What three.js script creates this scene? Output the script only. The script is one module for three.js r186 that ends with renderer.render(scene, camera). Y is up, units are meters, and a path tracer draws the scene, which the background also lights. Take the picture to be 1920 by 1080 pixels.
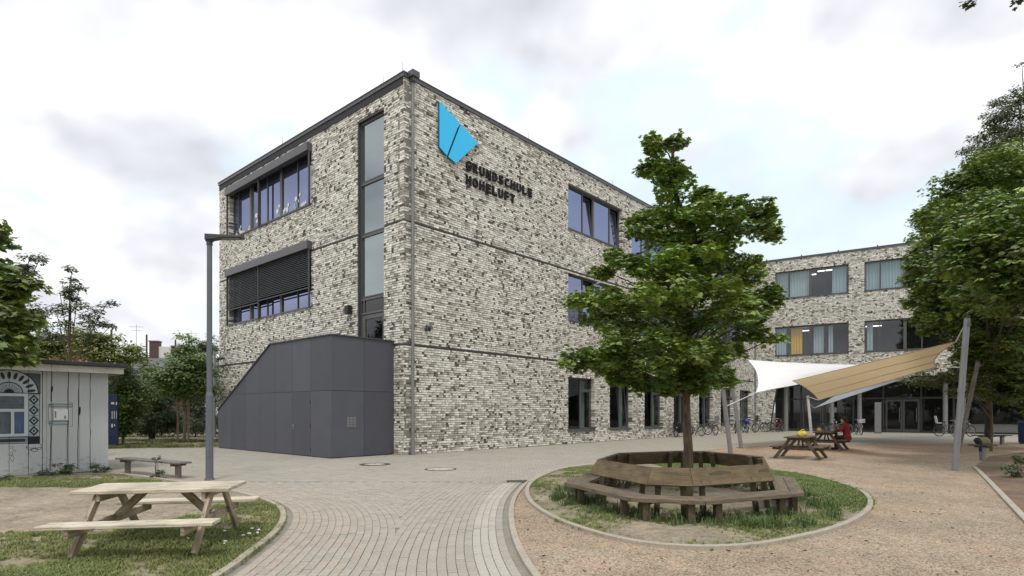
import * as THREE from 'three';
import { RoundedBoxGeometry } from 'three/addons/geometries/RoundedBoxGeometry.js';
import { TextGeometry } from 'three/addons/geometries/TextGeometry.js';
import { FontLoader } from 'three/addons/loaders/FontLoader.js';
import { MarchingCubes } from 'three/addons/objects/MarchingCubes.js';
import { TessellateModifier } from 'three/addons/modifiers/TessellateModifier.js';
import { ImprovedNoise } from 'three/addons/math/ImprovedNoise.js';
import { mergeGeometries } from 'three/addons/utils/BufferGeometryUtils.js';

// ---------------------------------------------------------------- camera, sky, sun, exposure
const scene = new THREE.Scene();
const EYE = 1.6, F = 1104, CX = 960, CY = 772;            // lens of the photograph: focal length and horizon in its pixels
const camera = new THREE.PerspectiveCamera(2 * Math.atan(540 / F) * 180 / Math.PI, 16 / 9, 0.1, 900);
camera.position.set(0, EYE, 0); camera.lookAt(0, EYE, -10);
camera.setViewOffset(1920, 1080, 0, 540 - CY, 1920, 1080); // the lens is shifted up: verticals stay upright
const renderer = new THREE.WebGLRenderer({ antialias: true });
renderer.toneMapping = THREE.LinearToneMapping;
renderer.toneMappingExposure = 1.38;
renderer.shadowMap.enabled = true;
renderer.setSize(1024, 576);

const lerp = THREE.MathUtils.lerp, clamp = THREE.MathUtils.clamp, sstep = (x, a, b) => (a < b ? THREE.MathUtils.smoothstep(x, a, b) : 1 - THREE.MathUtils.smoothstep(x, b, a));
function rng(seed) { let s = seed >>> 0; return () => { s = (s + 0x6d2b79f5) | 0; let t = Math.imul(s ^ (s >>> 15), 1 | s); t = (t + Math.imul(t ^ (t >>> 7), 61 | t)) ^ t; return ((t ^ (t >>> 14)) >>> 0) / 4294967296; }; }
const IN = new ImprovedNoise();
function fbm(x, y, z = 0, oct = 5) { let s = 0, a = 0.5, f = 1; for (let i = 0; i < oct; i++) { s += a * IN.noise(x * f + 17.3 * i + 0.37, y * f + 9.1 * i + 0.71, z * f + 3.7 * i); a *= 0.5; f *= 2.03; } return s; }

{ // overcast sky: bright white cloud with lavender-grey patches and a few thin blue openings
  const W = 1024, H = 512, data = new Float32Array(W * H * 4);
  for (let r = 0; r < H; r++) for (let c = 0; c < W; c++) {
    const el = ((r + 0.5) / H - 0.5) * Math.PI, az = ((c + 0.5) / W - 0.5) * 2 * Math.PI, y = Math.sin(el), k = (r * W + c) * 4;
    let col = [0.34, 0.33, 0.31];
    if (y > -0.02) {
      const q = 1 / (Math.max(y, 0) + 0.42), px = Math.cos(az) * Math.cos(el) * q, pz = Math.sin(az) * Math.cos(el) * q;
      const wx = fbm(px * 0.9 + 5, pz * 0.9 + 2, 3, 3) * 0.7, wz = fbm(px * 0.9 + 1, pz * 0.9 + 8, 6, 3) * 0.7;
      const a = fbm(px * 3.3 + wx * 0.7, pz * 3.3 + wz * 0.7, y * 2.5, 7), b = fbm(px * 2.0 + 30 + wx * 0.5, pz * 2.0 + 11 + wz * 0.5, y * 2 + 8, 6);
      const grey = sstep(a + 0.25 * b, -0.42, 0.3), open = sstep(b - 0.6 * a, 0.08, 0.24);
      const wisp = fbm(px * 9 + wx * 2, pz * 9 + wz * 2, y * 4, 5) * 0.2;
      const white = [0.97 + wisp, 0.97 + wisp, 0.98 + wisp], lav = [0.52 + wisp, 0.535 + wisp, 0.59 + wisp], blue = [0.58, 0.7, 0.8];
      const low = sstep(y, 0.0, 0.2);
      col = [0, 1, 2].map((i) => { let v = lerp(white[i], lav[i], grey * lerp(0.4, 0.85, low)); v = lerp(v, blue[i], open * 0.75 * low); return v; });
    }
    data[k] = col[0]; data[k + 1] = col[1]; data[k + 2] = col[2]; data[k + 3] = 1;
  }
  const t = new THREE.DataTexture(data, W, H, THREE.RGBAFormat, THREE.FloatType);
  t.mapping = THREE.EquirectangularReflectionMapping; t.magFilter = t.minFilter = THREE.LinearFilter; t.needsUpdate = true;
  scene.background = t; scene.environment = t;
}
const sun = new THREE.DirectionalLight(new THREE.Color(1, 0.97, 0.91), 1.35);
sun.position.set(5, 52, 5); sun.target.position.set(6, 0, -22); sun.castShadow = true; sun.shadow.radius = 26;
sun.shadow.mapSize.set(4096, 4096); Object.assign(sun.shadow.camera, { left: -45, right: 45, top: 45, bottom: -45, near: 1, far: 160 });
sun.name = 'sun'; scene.add(sun, sun.target);

// ---------------------------------------------------------------- helpers
const V = (x, y, z) => new THREE.Vector3(x, y, z);
const P = (px, py, d) => V((px - CX) / F * d, EYE - (py - CY) / F * d, -d);                       // a sight line at a distance
const G = (px, py, h = 0) => { const d = (EYE - h) * F / (py - CY); return V((px - CX) / F * d, h, -d); }; // where it meets the ground
const names = new Map();
const numbered = (n) => { const k = names.get(n) ?? 0; names.set(n, k + 1); return k ? `${n}_${String(k).padStart(3, '0')}` : n; };
const shade = (o) => { o.castShadow = o.receiveShadow = true; return o; };
function tag(o, label, category, group) { o.userData.label = label; o.userData.category = category; if (group) o.userData.group = group; return o; }
function thing(name, label, category, pos, turn = 0, group) { const o = new THREE.Group(); o.name = numbered(name); o.position.copy(pos); o.rotation.y = turn; scene.add(o); return tag(o, label, category, group); }
function struct(name, geo, m) { const o = shade(new THREE.Mesh(geo, m)); o.name = numbered(name); o.userData.kind = 'structure'; scene.add(o); return o; }
function part(name, geo, m, parent, label) { const o = shade(new THREE.Mesh(Array.isArray(geo) ? merge(geo) : geo, m)); o.name = name; if (label) o.userData.label = label; parent.add(o); return o; }
function sub(name, parent, pos, turn = 0) { const o = new THREE.Group(); o.name = name; if (pos) o.position.copy(pos); o.rotation.y = turn; parent.add(o); return o; }
function merge(list) {
  const gs = list.map((g) => { const h = g.index ? g.toNonIndexed() : g; for (const k of Object.keys(h.attributes)) if (!['position', 'normal', 'uv'].includes(k)) h.deleteAttribute(k); return h; });
  return gs.length === 1 ? gs[0] : mergeGeometries(gs);
}
function copyOf(o, label, pos, turn) { const c = o.clone(); c.name = numbered(o.name.replace(/_\d{3}$/, '')); c.userData = { ...o.userData, label }; if (pos) c.position.copy(pos); if (turn !== undefined) c.rotation.y = turn; scene.add(c); return c; }
// texture coordinates in metres, u along the longest side
function metric(g, along) {
  if (g.index) g = g.toNonIndexed();
  g.computeBoundingBox(); const s = g.boundingBox.getSize(V(0, 0, 0));
  const ax = along ?? (s.x >= s.y && s.x >= s.z ? 0 : s.y >= s.z ? 1 : 2), p = g.attributes.position, n = g.attributes.normal, uv = new Float32Array(p.count * 2);
  const off = (s.x * 7.13 + s.y * 3.77 + s.z * 11.9) % 1;
  for (let i = 0; i < p.count; i++) {
    const c = [p.getX(i), p.getY(i), p.getZ(i)], m = [Math.abs(n.getX(i)), Math.abs(n.getY(i)), Math.abs(n.getZ(i))];
    let na = m[0] > m[1] && m[0] > m[2] ? 0 : m[1] > m[2] ? 1 : 2, u = ax, v;
    if (na === ax) { u = (ax + 1) % 3; v = (ax + 2) % 3; } else v = 3 - na - ax;
    uv[2 * i] = c[u] + off * 3; uv[2 * i + 1] = c[v] + off;
  }
  g.setAttribute('uv', new THREE.BufferAttribute(uv, 2)); return g;
}
function put(g, x, y, z, rx = 0, ry = 0, rz = 0) { g.applyMatrix4(new THREE.Matrix4().compose(V(x, y, z), new THREE.Quaternion().setFromEuler(new THREE.Euler(rx, ry, rz)), V(1, 1, 1))); return g; }
const box = (w, h, d, x = 0, y = 0, z = 0, rx = 0, ry = 0, rz = 0) => put(metric(new THREE.BoxGeometry(w, h, d)), x, y, z, rx, ry, rz);
const span = (x0, x1, y0, y1, z0, z1) => box(x1 - x0, y1 - y0, z1 - z0, (x0 + x1) / 2, (y0 + y1) / 2, (z0 + z1) / 2);
const plank = (w, h, d, x = 0, y = 0, z = 0, rx = 0, ry = 0, rz = 0, r = 0.008) => put(metric(new RoundedBoxGeometry(w, h, d, 1, Math.min(r, w / 2.2, h / 2.2, d / 2.2))), x, y, z, rx, ry, rz);
const cyl = (r0, r1, h, seg = 16, open = false) => new THREE.CylinderGeometry(r1, r0, h, seg, 1, open);
function bar(a, b, w, h, r = 0.006) { // a squared beam from a to b
  const L = a.distanceTo(b), g = metric(new RoundedBoxGeometry(w, L, h, 1, r));
  const up = b.clone().sub(a).normalize(), q = new THREE.Quaternion().setFromUnitVectors(V(0, 1, 0), up);
  g.applyMatrix4(new THREE.Matrix4().compose(a.clone().add(b).multiplyScalar(0.5), q, V(1, 1, 1))); return g;
}
function rod(a, b, r0, r1 = r0, seg = 10) {
  const g = cyl(r0, r1, a.distanceTo(b), seg), q = new THREE.Quaternion().setFromUnitVectors(V(0, 1, 0), b.clone().sub(a).normalize());
  g.applyMatrix4(new THREE.Matrix4().compose(a.clone().add(b).multiplyScalar(0.5), q, V(1, 1, 1))); return g;
}
const tube = (pts, r, seg = 24, rs = 7, closed = false) => new THREE.TubeGeometry(new THREE.CatmullRomCurve3(pts, closed), seg, r, rs, closed);
function taperTube(pts, r0, r1, seg = 16, rs = 8, bump = 0) {
  const c = new THREE.CatmullRomCurve3(pts), g = new THREE.TubeGeometry(c, seg, 1, rs, false), p = g.attributes.position;
  for (let i = 0; i <= seg; i++) { const o = c.getPointAt(i / seg); for (let j = 0; j <= rs; j++) { const k = i * (rs + 1) + j, r = lerp(r0, r1, Math.pow(i / seg, 0.8)) * (1 + bump * IN.noise(i * 0.7, (j % rs) * 1.3, r0 * 91)); p.setXYZ(k, o.x + (p.getX(k) - o.x) * r, o.y + (p.getY(k) - o.y) * r, o.z + (p.getZ(k) - o.z) * r); } }
  g.computeVertexNormals(); return g;
}

// ---------------------------------------------------------------- textures and materials
function hash2(x, y, s) { let h = Math.imul(x, 374761393) + Math.imul(y, 668265263) + Math.imul(s, 1442695041); h = Math.imul(h ^ (h >>> 13), 1274126177); return ((h ^ (h >>> 16)) >>> 0) / 4294967296; }
function pn(x, y, per, s) { // value noise that repeats after "per" cells
  const ix = Math.floor(x), iy = Math.floor(y), fx = x - ix, fy = y - iy, u = fx * fx * (3 - 2 * fx), v = fy * fy * (3 - 2 * fy), m = (a, b) => ((a % b) + b) % b;
  const h = (a, b) => hash2(m(a, per), m(b, per), s); return lerp(lerp(h(ix, iy), h(ix + 1, iy), u), lerp(h(ix, iy + 1), h(ix + 1, iy + 1), u), v);
}
const enc = (l) => Math.round(255 * clamp(l <= 0.0031308 ? l * 12.92 : 1.055 * Math.pow(l, 1 / 2.4) - 0.055, 0, 1));
function tex(n, metres, f, srgb = true) {
  const data = new Uint8Array(n * n * 4);
  for (let y = 0; y < n; y++) for (let x = 0; x < n; x++) { const c = f(x / n, y / n, x, y), k = (y * n + x) * 4; for (let i = 0; i < 3; i++) data[k + i] = srgb ? enc(c[i]) : Math.round(255 * clamp(c[i], 0, 1)); data[k + 3] = 255; }
  const t = new THREE.DataTexture(data, n, n); t.wrapS = t.wrapT = THREE.RepeatWrapping; t.magFilter = THREE.LinearFilter; t.minFilter = THREE.LinearMipmapLinearFilter; t.generateMipmaps = true;
  if (srgb) t.colorSpace = THREE.SRGBColorSpace; t.repeat.set(1 / metres, 1 / metres); t.needsUpdate = true; return t;
}
const grey = (v) => [v, v, v];
const woodTex = tex(512, 1.0, (u, v) => { const w = pn(u * 3, v * 8, 8, 5) * 0.12, g = pn(u * 4, (v + w * 0.2) * 64, 64, 1), g2 = pn(u * 16, v * 128, 128, 2), k = pn(u * 6, v * 12, 12, 3); const crack = g2 > 0.84 && g > 0.48 ? 0.5 : 1; const knot = pn(u * 5, v * 9, 9 * 5, 9) > 0.93 ? 0.6 : 1; const s = (0.56 + 0.36 * g + 0.3 * (k - 0.5)) * crack * knot; return [s, s * 0.985, s * 0.96]; });
const woodBump = tex(512, 1.0, (u, v) => grey(0.35 * pn(u * 4, v * 64, 64, 1) + 0.65 * pn(u * 16, v * 128, 128, 2)), false);
const gravelTex = tex(1024, 2.6, (u, v, x, y) => {
  const a = hash2(x, y, 11), b = pn(u * 340, v * 340, 340, 12), c = pn(u * 170, v * 170, 170, 13), d = pn(u * 9, v * 9, 9, 14), e = pn(u * 40, v * 40, 40, 15);
  let s = 0.52 + 0.36 * (b - 0.5) + 0.5 * (c - 0.5) + 0.16 * (a - 0.5) + 0.12 * (d - 0.5) + 0.1 * (e - 0.5); const red = 0.08 * (pn(u * 14, v * 14, 14, 16) - 0.4) + 0.12 * (pn(u * 200, v * 200, 200, 17) - 0.5);
  if (c < 0.13) s *= 0.45; return [s * (1 + red), s * (0.93 - red * 0.2), s * (0.86 - red * 0.4)]; });
const gravelBump = tex(1024, 2.6, (u, v) => grey(0.5 * pn(u * 340, v * 340, 340, 12) + 0.5 * pn(u * 170, v * 170, 170, 13)), false);
const soilTex = tex(1024, 3.4, (u, v, x, y) => { const a = pn(u * 8, v * 8, 8, 21), b = pn(u * 34, v * 34, 34, 22), c = pn(u * 150, v * 150, 150, 23), d = hash2(x, y, 24); let s = 0.6 + 0.22 * (a - 0.5) + 0.22 * (b - 0.5) + 0.3 * (c - 0.5) + 0.14 * (d - 0.5); if (pn(u * 90, v * 90, 90, 26) > 0.86) s *= 0.6; return [s, s * 0.97, s * 0.93]; });
const concTex = tex(512, 1.2, (u, v, x, y) => { const s = 0.82 + 0.16 * (pn(u * 9, v * 9, 9, 31) - 0.5) + 0.2 * (pn(u * 60, v * 60, 60, 32) - 0.5) + 0.14 * (hash2(x, y, 33) - 0.5); return [s, s * 0.99, s * 0.97]; });
const metalTex = tex(256, 0.8, (u, v) => { const s = 0.84 + 0.14 * (pn(u * 12, v * 12, 12, 41) - 0.5) + 0.1 * (pn(u * 40, v * 40, 40, 42) - 0.5); return grey(s); });
const barkTex = tex(256, 0.5, (u, v) => { const s = 0.5 + 0.5 * (pn(u * 24, v * 6, 24, 51) - 0.3) + 0.25 * (pn(u * 48, v * 30, 48, 52) - 0.5); return [s, s * 0.95, s * 0.88]; });
const clothTex = tex(256, 0.35, (u, v) => { const s = 0.86 + 0.1 * (((u * 64) | 0) % 2) * 0.6 + 0.08 * (((v * 64) | 0) % 2) + 0.1 * (pn(u * 8, v * 8, 8, 61) - 0.5); return grey(s); });
const panelTex = tex(512, 2.4, (u, v, x, y) => grey(0.9 + 0.08 * (pn(u * 6, v * 6, 6, 71) - 0.5) + 0.05 * (pn(u * 40, v * 14, 40, 72) - 0.5) + 0.03 * (hash2(x, y, 73) - 0.5)));
const M = {};
const std = (name, r, g, b, rough = 0.85, extra = {}) => (M[name] = Object.assign(new THREE.MeshStandardMaterial({ color: new THREE.Color().setRGB(r, g, b), roughness: rough, ...extra }), { name }));
std('mortar', 0.27, 0.26, 0.23, 0.95, { map: concTex });
std('dark_metal', 0.062, 0.064, 0.07, 0.5, { map: metalTex });
std('frame_metal', 0.115, 0.115, 0.116, 0.45, { map: metalTex });
std('coping', 0.105, 0.105, 0.115, 0.42, { map: metalTex });
std('zinc', 0.26, 0.26, 0.25, 0.5, { map: metalTex, metalness: 0.2 });
std('galvanised', 0.33, 0.34, 0.345, 0.48, { map: metalTex, metalness: 0.4 });
std('lamp_grey', 0.15, 0.165, 0.18, 0.5, { map: metalTex });
std('white_pole', 0.72, 0.72, 0.72, 0.4);
std('panel', 0.085, 0.088, 0.106, 0.55, { map: panelTex });
std('black', 0.012, 0.012, 0.013, 0.5);
std('letter', 0.006, 0.006, 0.006, 0.95);
std('logo', 0.02, 0.56, 0.97, 0.4);
std('logo_edge', 0.03, 0.12, 0.2, 0.5);
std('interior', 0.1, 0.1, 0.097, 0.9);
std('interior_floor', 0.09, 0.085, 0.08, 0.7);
std('curtain', 0.4, 0.5, 0.5, 0.9, { side: THREE.DoubleSide });
std('curtain_yellow', 0.75, 0.45, 0.04, 0.9, { side: THREE.DoubleSide });
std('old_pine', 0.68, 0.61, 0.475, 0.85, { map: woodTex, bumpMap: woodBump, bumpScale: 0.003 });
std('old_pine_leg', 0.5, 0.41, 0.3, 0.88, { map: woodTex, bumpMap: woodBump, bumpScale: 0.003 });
std('dark_wood', 0.18, 0.135, 0.075, 0.88, { map: woodTex, bumpMap: woodBump, bumpScale: 0.004 });
std('dark_wood_seat', 0.21, 0.168, 0.115, 0.85, { map: woodTex, bumpMap: woodBump, bumpScale: 0.004 });
std('post_wood', 0.125, 0.098, 0.062, 0.9, { map: woodTex, bumpMap: woodBump, bumpScale: 0.004 });
std('brown_wood', 0.16, 0.112, 0.075, 0.85, { map: woodTex, bumpMap: woodBump, bumpScale: 0.003 });
std('grey_wood', 0.24, 0.23, 0.21, 0.85, { map: woodTex, bumpMap: woodBump, bumpScale: 0.003 });
std('soil', 0.47, 0.395, 0.3, 0.97, { map: soilTex, vertexColors: true });
std('bed_soil', 0.27, 0.19, 0.125, 0.97, { map: soilTex, vertexColors: true });
std('gravel', 0.65, 0.55, 0.42, 0.97, { map: gravelTex, bumpMap: gravelBump, bumpScale: 0.012, vertexColors: true });
std('ground', 0.3, 0.25, 0.19, 0.97, { map: soilTex });
std('joint', 0.3, 0.28, 0.235, 0.97, { map: concTex });
std('far_paving', 0.395, 0.37, 0.31, 0.95, { map: concTex });
std('paver', 1, 1, 1, 0.92, { map: concTex });
std('kerb', 0.47, 0.42, 0.345, 0.93, { map: concTex });
std('bark', 0.21, 0.16, 0.11, 0.95, { map: barkTex, bumpMap: barkTex, bumpScale: 0.012 });
std('dark_bark', 0.085, 0.072, 0.058, 0.95, { map: barkTex, bumpMap: barkTex, bumpScale: 0.012 });
std('pale_bark', 0.4, 0.34, 0.26, 0.95, { map: barkTex, bumpMap: barkTex, bumpScale: 0.008 });
std('blue_paint', 0.009, 0.028, 0.085, 0.5, { map: metalTex });
std('white_paint', 0.74, 0.73, 0.7, 0.7, { map: concTex });
std('roof_felt', 0.04, 0.04, 0.042, 0.9);
std('brick', 1, 1, 1, 0.9, { vertexColors: true });
std('concrete', 0.5, 0.48, 0.42, 0.92, { map: concTex });
std('iron', 0.06, 0.055, 0.05, 0.75, { map: metalTex });
std('yellow_cloth', 0.55, 0.45, 0.08, 0.85);
std('rubber', 0.015, 0.015, 0.016, 0.7);
std('chrome', 0.5, 0.5, 0.5, 0.3, { metalness: 0.8 });
const phys = (name, o) => (M[name] = Object.assign(new THREE.MeshPhysicalMaterial(o), { name }));
// coated sun-protection glass with a bluish reflection, and plain glass
phys('coated_glass', { color: new THREE.Color().setRGB(0.25, 0.27, 0.39), roughness: 0.02, metalness: 0.85, transmission: 0.9, thickness: 0, ior: 2.05, specularColor: new THREE.Color(0.62, 0.7, 1.0), side: THREE.DoubleSide });
phys('stair_glass', { color: new THREE.Color().setRGB(0.27, 0.32, 0.33), roughness: 0.02, metalness: 0.72, transmission: 0.9, thickness: 0, ior: 2.1, specularColor: new THREE.Color(0.85, 0.95, 1.0), side: THREE.DoubleSide });
phys('wing_glass', { color: new THREE.Color(0.86, 0.9, 0.92), roughness: 0.02, transmission: 1, thickness: 0, ior: 1.75, side: THREE.DoubleSide });
phys('clear_glass', { color: new THREE.Color(0.55, 0.6, 0.58), roughness: 0.02, transmission: 1, thickness: 0, ior: 1.5, side: THREE.DoubleSide });
phys('tan_cloth', { color: new THREE.Color().setRGB(0.86, 0.68, 0.41), roughness: 0.95, transmission: 0.45, thickness: 0, map: clothTex, side: THREE.DoubleSide });
phys('white_cloth', { color: new THREE.Color().setRGB(0.93, 0.93, 0.93), roughness: 0.9, transmission: 0.15, thickness: 0, side: THREE.DoubleSide });
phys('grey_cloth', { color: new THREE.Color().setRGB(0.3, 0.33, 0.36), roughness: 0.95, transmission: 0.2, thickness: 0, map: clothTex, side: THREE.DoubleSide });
phys('leaf', { color: new THREE.Color(1, 1, 1), roughness: 0.6, transmission: 0.45, thickness: 0, side: THREE.DoubleSide });
phys('blade', { color: new THREE.Color(1, 1, 1), roughness: 0.8, transmission: 0.25, thickness: 0, side: THREE.DoubleSide });

// ---------------------------------------------------------------- ground: plan points are [x, distance from the viewer]
const leftCurve = [[-2.95, 2.2], [-2.82, 4.2], [-2.81, 5.74], [-2.92, 6.72], [-3.06, 7.65], [-3.34, 8.7], [-3.72, 9.6], [-4.28, 10.45], [-4.95, 11.2], [-5.7, 11.9], [-7.66, 13.45], [-9.3, 14.6], [-10.75, 15.5]];
const rightCurve = [[0.85, 2.2], [0.46, 4.2], [0.19, 5.74], [0.07, 6.6], [-0.015, 7.68], [-0.055, 9.15], [-0.01, 10.7], [0.13, 12.1], [0.33, 13.4], [0.68, 14.9], [1.25, 16.5], [2.2, 17.75], [3.4, 19.1], [5.2, 21.3], [7.63, 23.9], [10.6, 26.7], [14, 28.6], [19.7, 29.4], [26.3, 30.4], [40, 31]];
const islandCurve = [[0.26, 11.8], [0.33, 10], [0.8, 8.2], [1.45, 7.15], [2.03, 6.84], [2.75, 6.9], [3.68, 7.42], [4.81, 8.35], [6.16, 10.04], [7.05, 11.9], [7.42, 14.1], [7.1, 16.0], [6.0, 17.7], [4.3, 18.3], [2.6, 17.75], [1.4, 16.4], [0.7, 14.5], [0.4, 13.2]];
function curve(pts, n, closed = false) { const c = new THREE.CatmullRomCurve3(pts.map(([x, d]) => V(x, 0, d)), closed, 'centripetal'); return c.getSpacedPoints(n).map((p) => [p.x, p.z]); }
const LC = curve(leftCurve, 260), RC = curve(rightCurve, 560), IC = curve(islandCurve, 220, true);
const inPoly = (pts, x, d) => { let k = false; for (let i = 0, j = pts.length - 1; i < pts.length; j = i++) { const [xi, yi] = pts[i], [xj, yj] = pts[j]; if (yi > d !== yj > d && x < ((xj - xi) * (d - yi)) / (yj - yi) + xi) k = !k; } return k; };
const distTo = (pts, x, d) => { let m = 1e9; for (const q of pts) { const e = (q[0] - x) ** 2 + (q[1] - d) ** 2; if (e < m) m = e; } return Math.sqrt(m); };
const lawnPoly = [...LC, [-11.4, 14.5], [-30, 14.5], [-30, 2.2]];
const gravelPoly = [...RC, [40, 2.2]];
const backBed = [[-26, 24.2], [-17.4, 25.2], [-15.2, 26.2], [-12.8, 26.9], [-11, 31], [-9, 46], [-40, 46], [-40, 24]];
const bedPoly = [[13.5, 17.2], [13, 16.4], [7.96, 9.15], [4.2, 3.7], [3.2, 2.2], [45, 2.2], [45, 24.5], [22, 24.5], [17, 21]];
const inPaving = (x, d) => !inPoly(lawnPoly, x, d) && !inPoly(gravelPoly, x, d) && !inPoly(IC, x, d) && !inPoly(backBed, x, d);
// how green the ground is at a place, 0 to 1
function green(x, d) {
  const n = fbm(x * 0.55 + 3, d * 0.55, 2, 4), f = fbm(x * 2.1, d * 2.1, 5, 3);
  let g = 0;
  if (inPoly(IC, x, d)) {
    const e = Math.hypot((x - 3.0) / 2.35, (d - 10.6) / 2.8);
    g = x > 4.2 && d > 9.8 ? 0.8 : d < 8.2 ? 0.4 : 0.32; if (e < 1.08) g = e > 0.8 && d < 10.5 ? 0.42 : 0.2; if (x > 3.6 && d < 9.8 && e > 1.05) g = 0.2; if (x < 1.3) g = 0.3;
  } else if (inPoly(lawnPoly, x, d)) {
    const nearEdge = d > 13.3 ? sstep(distTo(LCs, x, d), 2.6, 0.5) : 0;
    g = 0.52 * sstep(d, 8.6, 7.2); g = Math.max(g, 0.66 * sstep(x, -5.5, -4.5) * sstep(d, 11.6, 9.8)); g = Math.max(g, 0.66 * sstep(d, 11.8, 12.3) * sstep(d, 14.2, 13.5) * sstep(x, -6.6, -8.2));
    if (d > 13.3) g = Math.max(g, 0.45 * nearEdge); if (x < -5.2 && d > 7.6 && d < 11.7) g = Math.min(g, 0.1);
  } else if (inPoly(backBed, x, d)) g = d < 27.6 && x < -12 ? 0.62 : d > 30.5 ? 0.5 : 0.12;
  return clamp(g + 0.85 * n + 0.55 * f, 0, 1) * (g > 0.02 ? 1 : 0);
}
// a flat sheet over a plan outline, with small triangles so that its colour can vary from place to place
function sheet(poly, y, tint, maxEdge = 0.8, holes = []) {
  const sh = new THREE.Shape(poly.map(([x, d]) => new THREE.Vector2(x, d))); for (const h of holes) sh.holes.push(new THREE.Path(h.map(([x, d]) => new THREE.Vector2(x, d))));
  let g = new THREE.ShapeGeometry(sh); g.rotateX(-Math.PI / 2);
  if (tint) g = new TessellateModifier(maxEdge, 9).modify(g);
  g = g.index ? g.toNonIndexed() : g; const p = g.attributes.position, col = new Float32Array(p.count * 3), uv = new Float32Array(p.count * 2), nor = new Float32Array(p.count * 3);
  for (let i = 0; i < p.count; i++) {
    const x = p.getX(i), d = -p.getZ(i), c = tint ? tint(x, d) : [1, 1, 1]; p.setY(i, y + (c[3] ?? 0));
    col.set(c.slice(0, 3), i * 3); uv[2 * i] = x; uv[2 * i + 1] = d; nor[3 * i + 1] = 1;
  }
  g.setAttribute('color', new THREE.BufferAttribute(col, 3)); g.setAttribute('uv', new THREE.BufferAttribute(uv, 2)); g.setAttribute('normal', new THREE.BufferAttribute(nor, 3)); return g;
}
const LCs = LC.filter((_, i) => i % 5 === 0), ICs = IC.filter((_, i) => i % 4 === 0);
const thin = (pts, k) => pts.filter((_, i) => i % k === 0);
struct('ground', put(metric(new THREE.PlaneGeometry(1400, 1400), 0).rotateX(-Math.PI / 2), 0, -0.09, -100), M.ground);
const soilTint = (x, d) => { const g = green(x, d), n = 1 + 0.35 * fbm(x * 0.8, d * 0.8, 9, 3), t = g * 0.72; return [lerp(1, 0.42, t) * n, lerp(1, 0.62, t) * n, lerp(1, 0.3, t) * n]; };
const lawn = struct('lawn', sheet([...thin(LC, 3), [-11.4, 14.5], [-30, 14.5], [-30, 2.2]], 0.005, (x, d) => { const c = soilTint(x, d); c[3] = 0.045 * sstep(distTo(LCs, x, d), 0.1, 1.2); return c; }, 0.35), M.soil);
const bedBack = struct('planting_bed', sheet(backBed, 0.0, soilTint, 1.4), M.soil);
const gravel = struct('gravel_yard', sheet([...thin(RC, 4), [40, 2.2]], -0.004, (x, d) => { const n = 1 + 0.32 * fbm(x * 0.45, d * 0.45, 4, 4), r = 0.16 * fbm(x * 0.7 + 9, d * 0.7, 14, 3) + 0.09 * sstep(d, 19, 24); return [n * (1 + r * 0.5), n * (1 - r * 0.35), n * (1 - r * 0.9)]; }, 0.7, []), M.gravel);
const islandSheet = struct('tree_island', sheet(thin(IC, 2), 0.004, (x, d) => { const c = soilTint(x, d); c[3] = 0.05 * sstep(distTo(ICs, x, d), 0.05, 1.0); return c; }, 0.35), M.soil);
const bed = struct('soil_bed', sheet(bedPoly, 0.006, (x, d) => { const n = 1 + 0.4 * fbm(x * 0.7, d * 0.7, 7, 4); return [n, n, n]; }, 1.2), M.bed_soil);

// kerb stones: short lengths that follow a curve
function kerb(name, pts, w, y0, y1, len, from, to, side = 1) {
  const root = new THREE.Group(); root.name = name; root.userData.kind = 'structure'; scene.add(root);
  let acc = 0, seg = [pts[from]]; const r = rng(pts.length + 5);
  const flush = () => {
    if (seg.length < 2) return; const out = [], n = seg.length;
    const nrm = seg.map((q, i) => { const a = seg[Math.max(0, i - 1)], b = seg[Math.min(n - 1, i + 1)], L = Math.hypot(b[0] - a[0], b[1] - a[1]); return [side * (b[1] - a[1]) / L, -side * (b[0] - a[0]) / L]; });
    const sh = new THREE.Shape([...seg.map((q) => new THREE.Vector2(q[0], q[1])), ...seg.map((q, i) => new THREE.Vector2(q[0] + nrm[i][0] * w, q[1] + nrm[i][1] * w)).reverse()]);
    const g = new THREE.ExtrudeGeometry(sh, { depth: y1 - y0, bevelEnabled: true, bevelSize: 0.005, bevelThickness: 0.005, bevelOffset: -0.006, bevelSegments: 1 }); g.rotateX(-Math.PI / 2); g.translate(0, y0 + (r() - 0.5) * 0.003, 0);
    part('kerb_stone', metric(g, 0), M.kerb, root);
  };
  for (let i = from + 1; i <= to; i++) { acc += Math.hypot(pts[i][0] - pts[i - 1][0], pts[i][1] - pts[i - 1][1]); seg.push(pts[i]); if (acc >= len) { flush(); seg = [pts[i]]; acc = 0; } }
  flush(); return root;
}
kerb('lawn_kerb', LC, 0.085, -0.2, 0.035, 1.0, 0, 250, -1);
kerb('path_kerb', RC, 0.085, -0.2, 0.022, 1.0, 0, 330, 1);
kerb('island_kerb', [...IC], 0.085, -0.2, 0.04, 1.0, 0, 220, -1);
kerb('bed_kerb', curve([[13.4, 17.0], [13, 16.4], [10.4, 12.65], [7.96, 9.15], [4.2, 3.7]], 90), 0.1, -0.2, 0.03, 0.8, 0, 90, 1);

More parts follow.
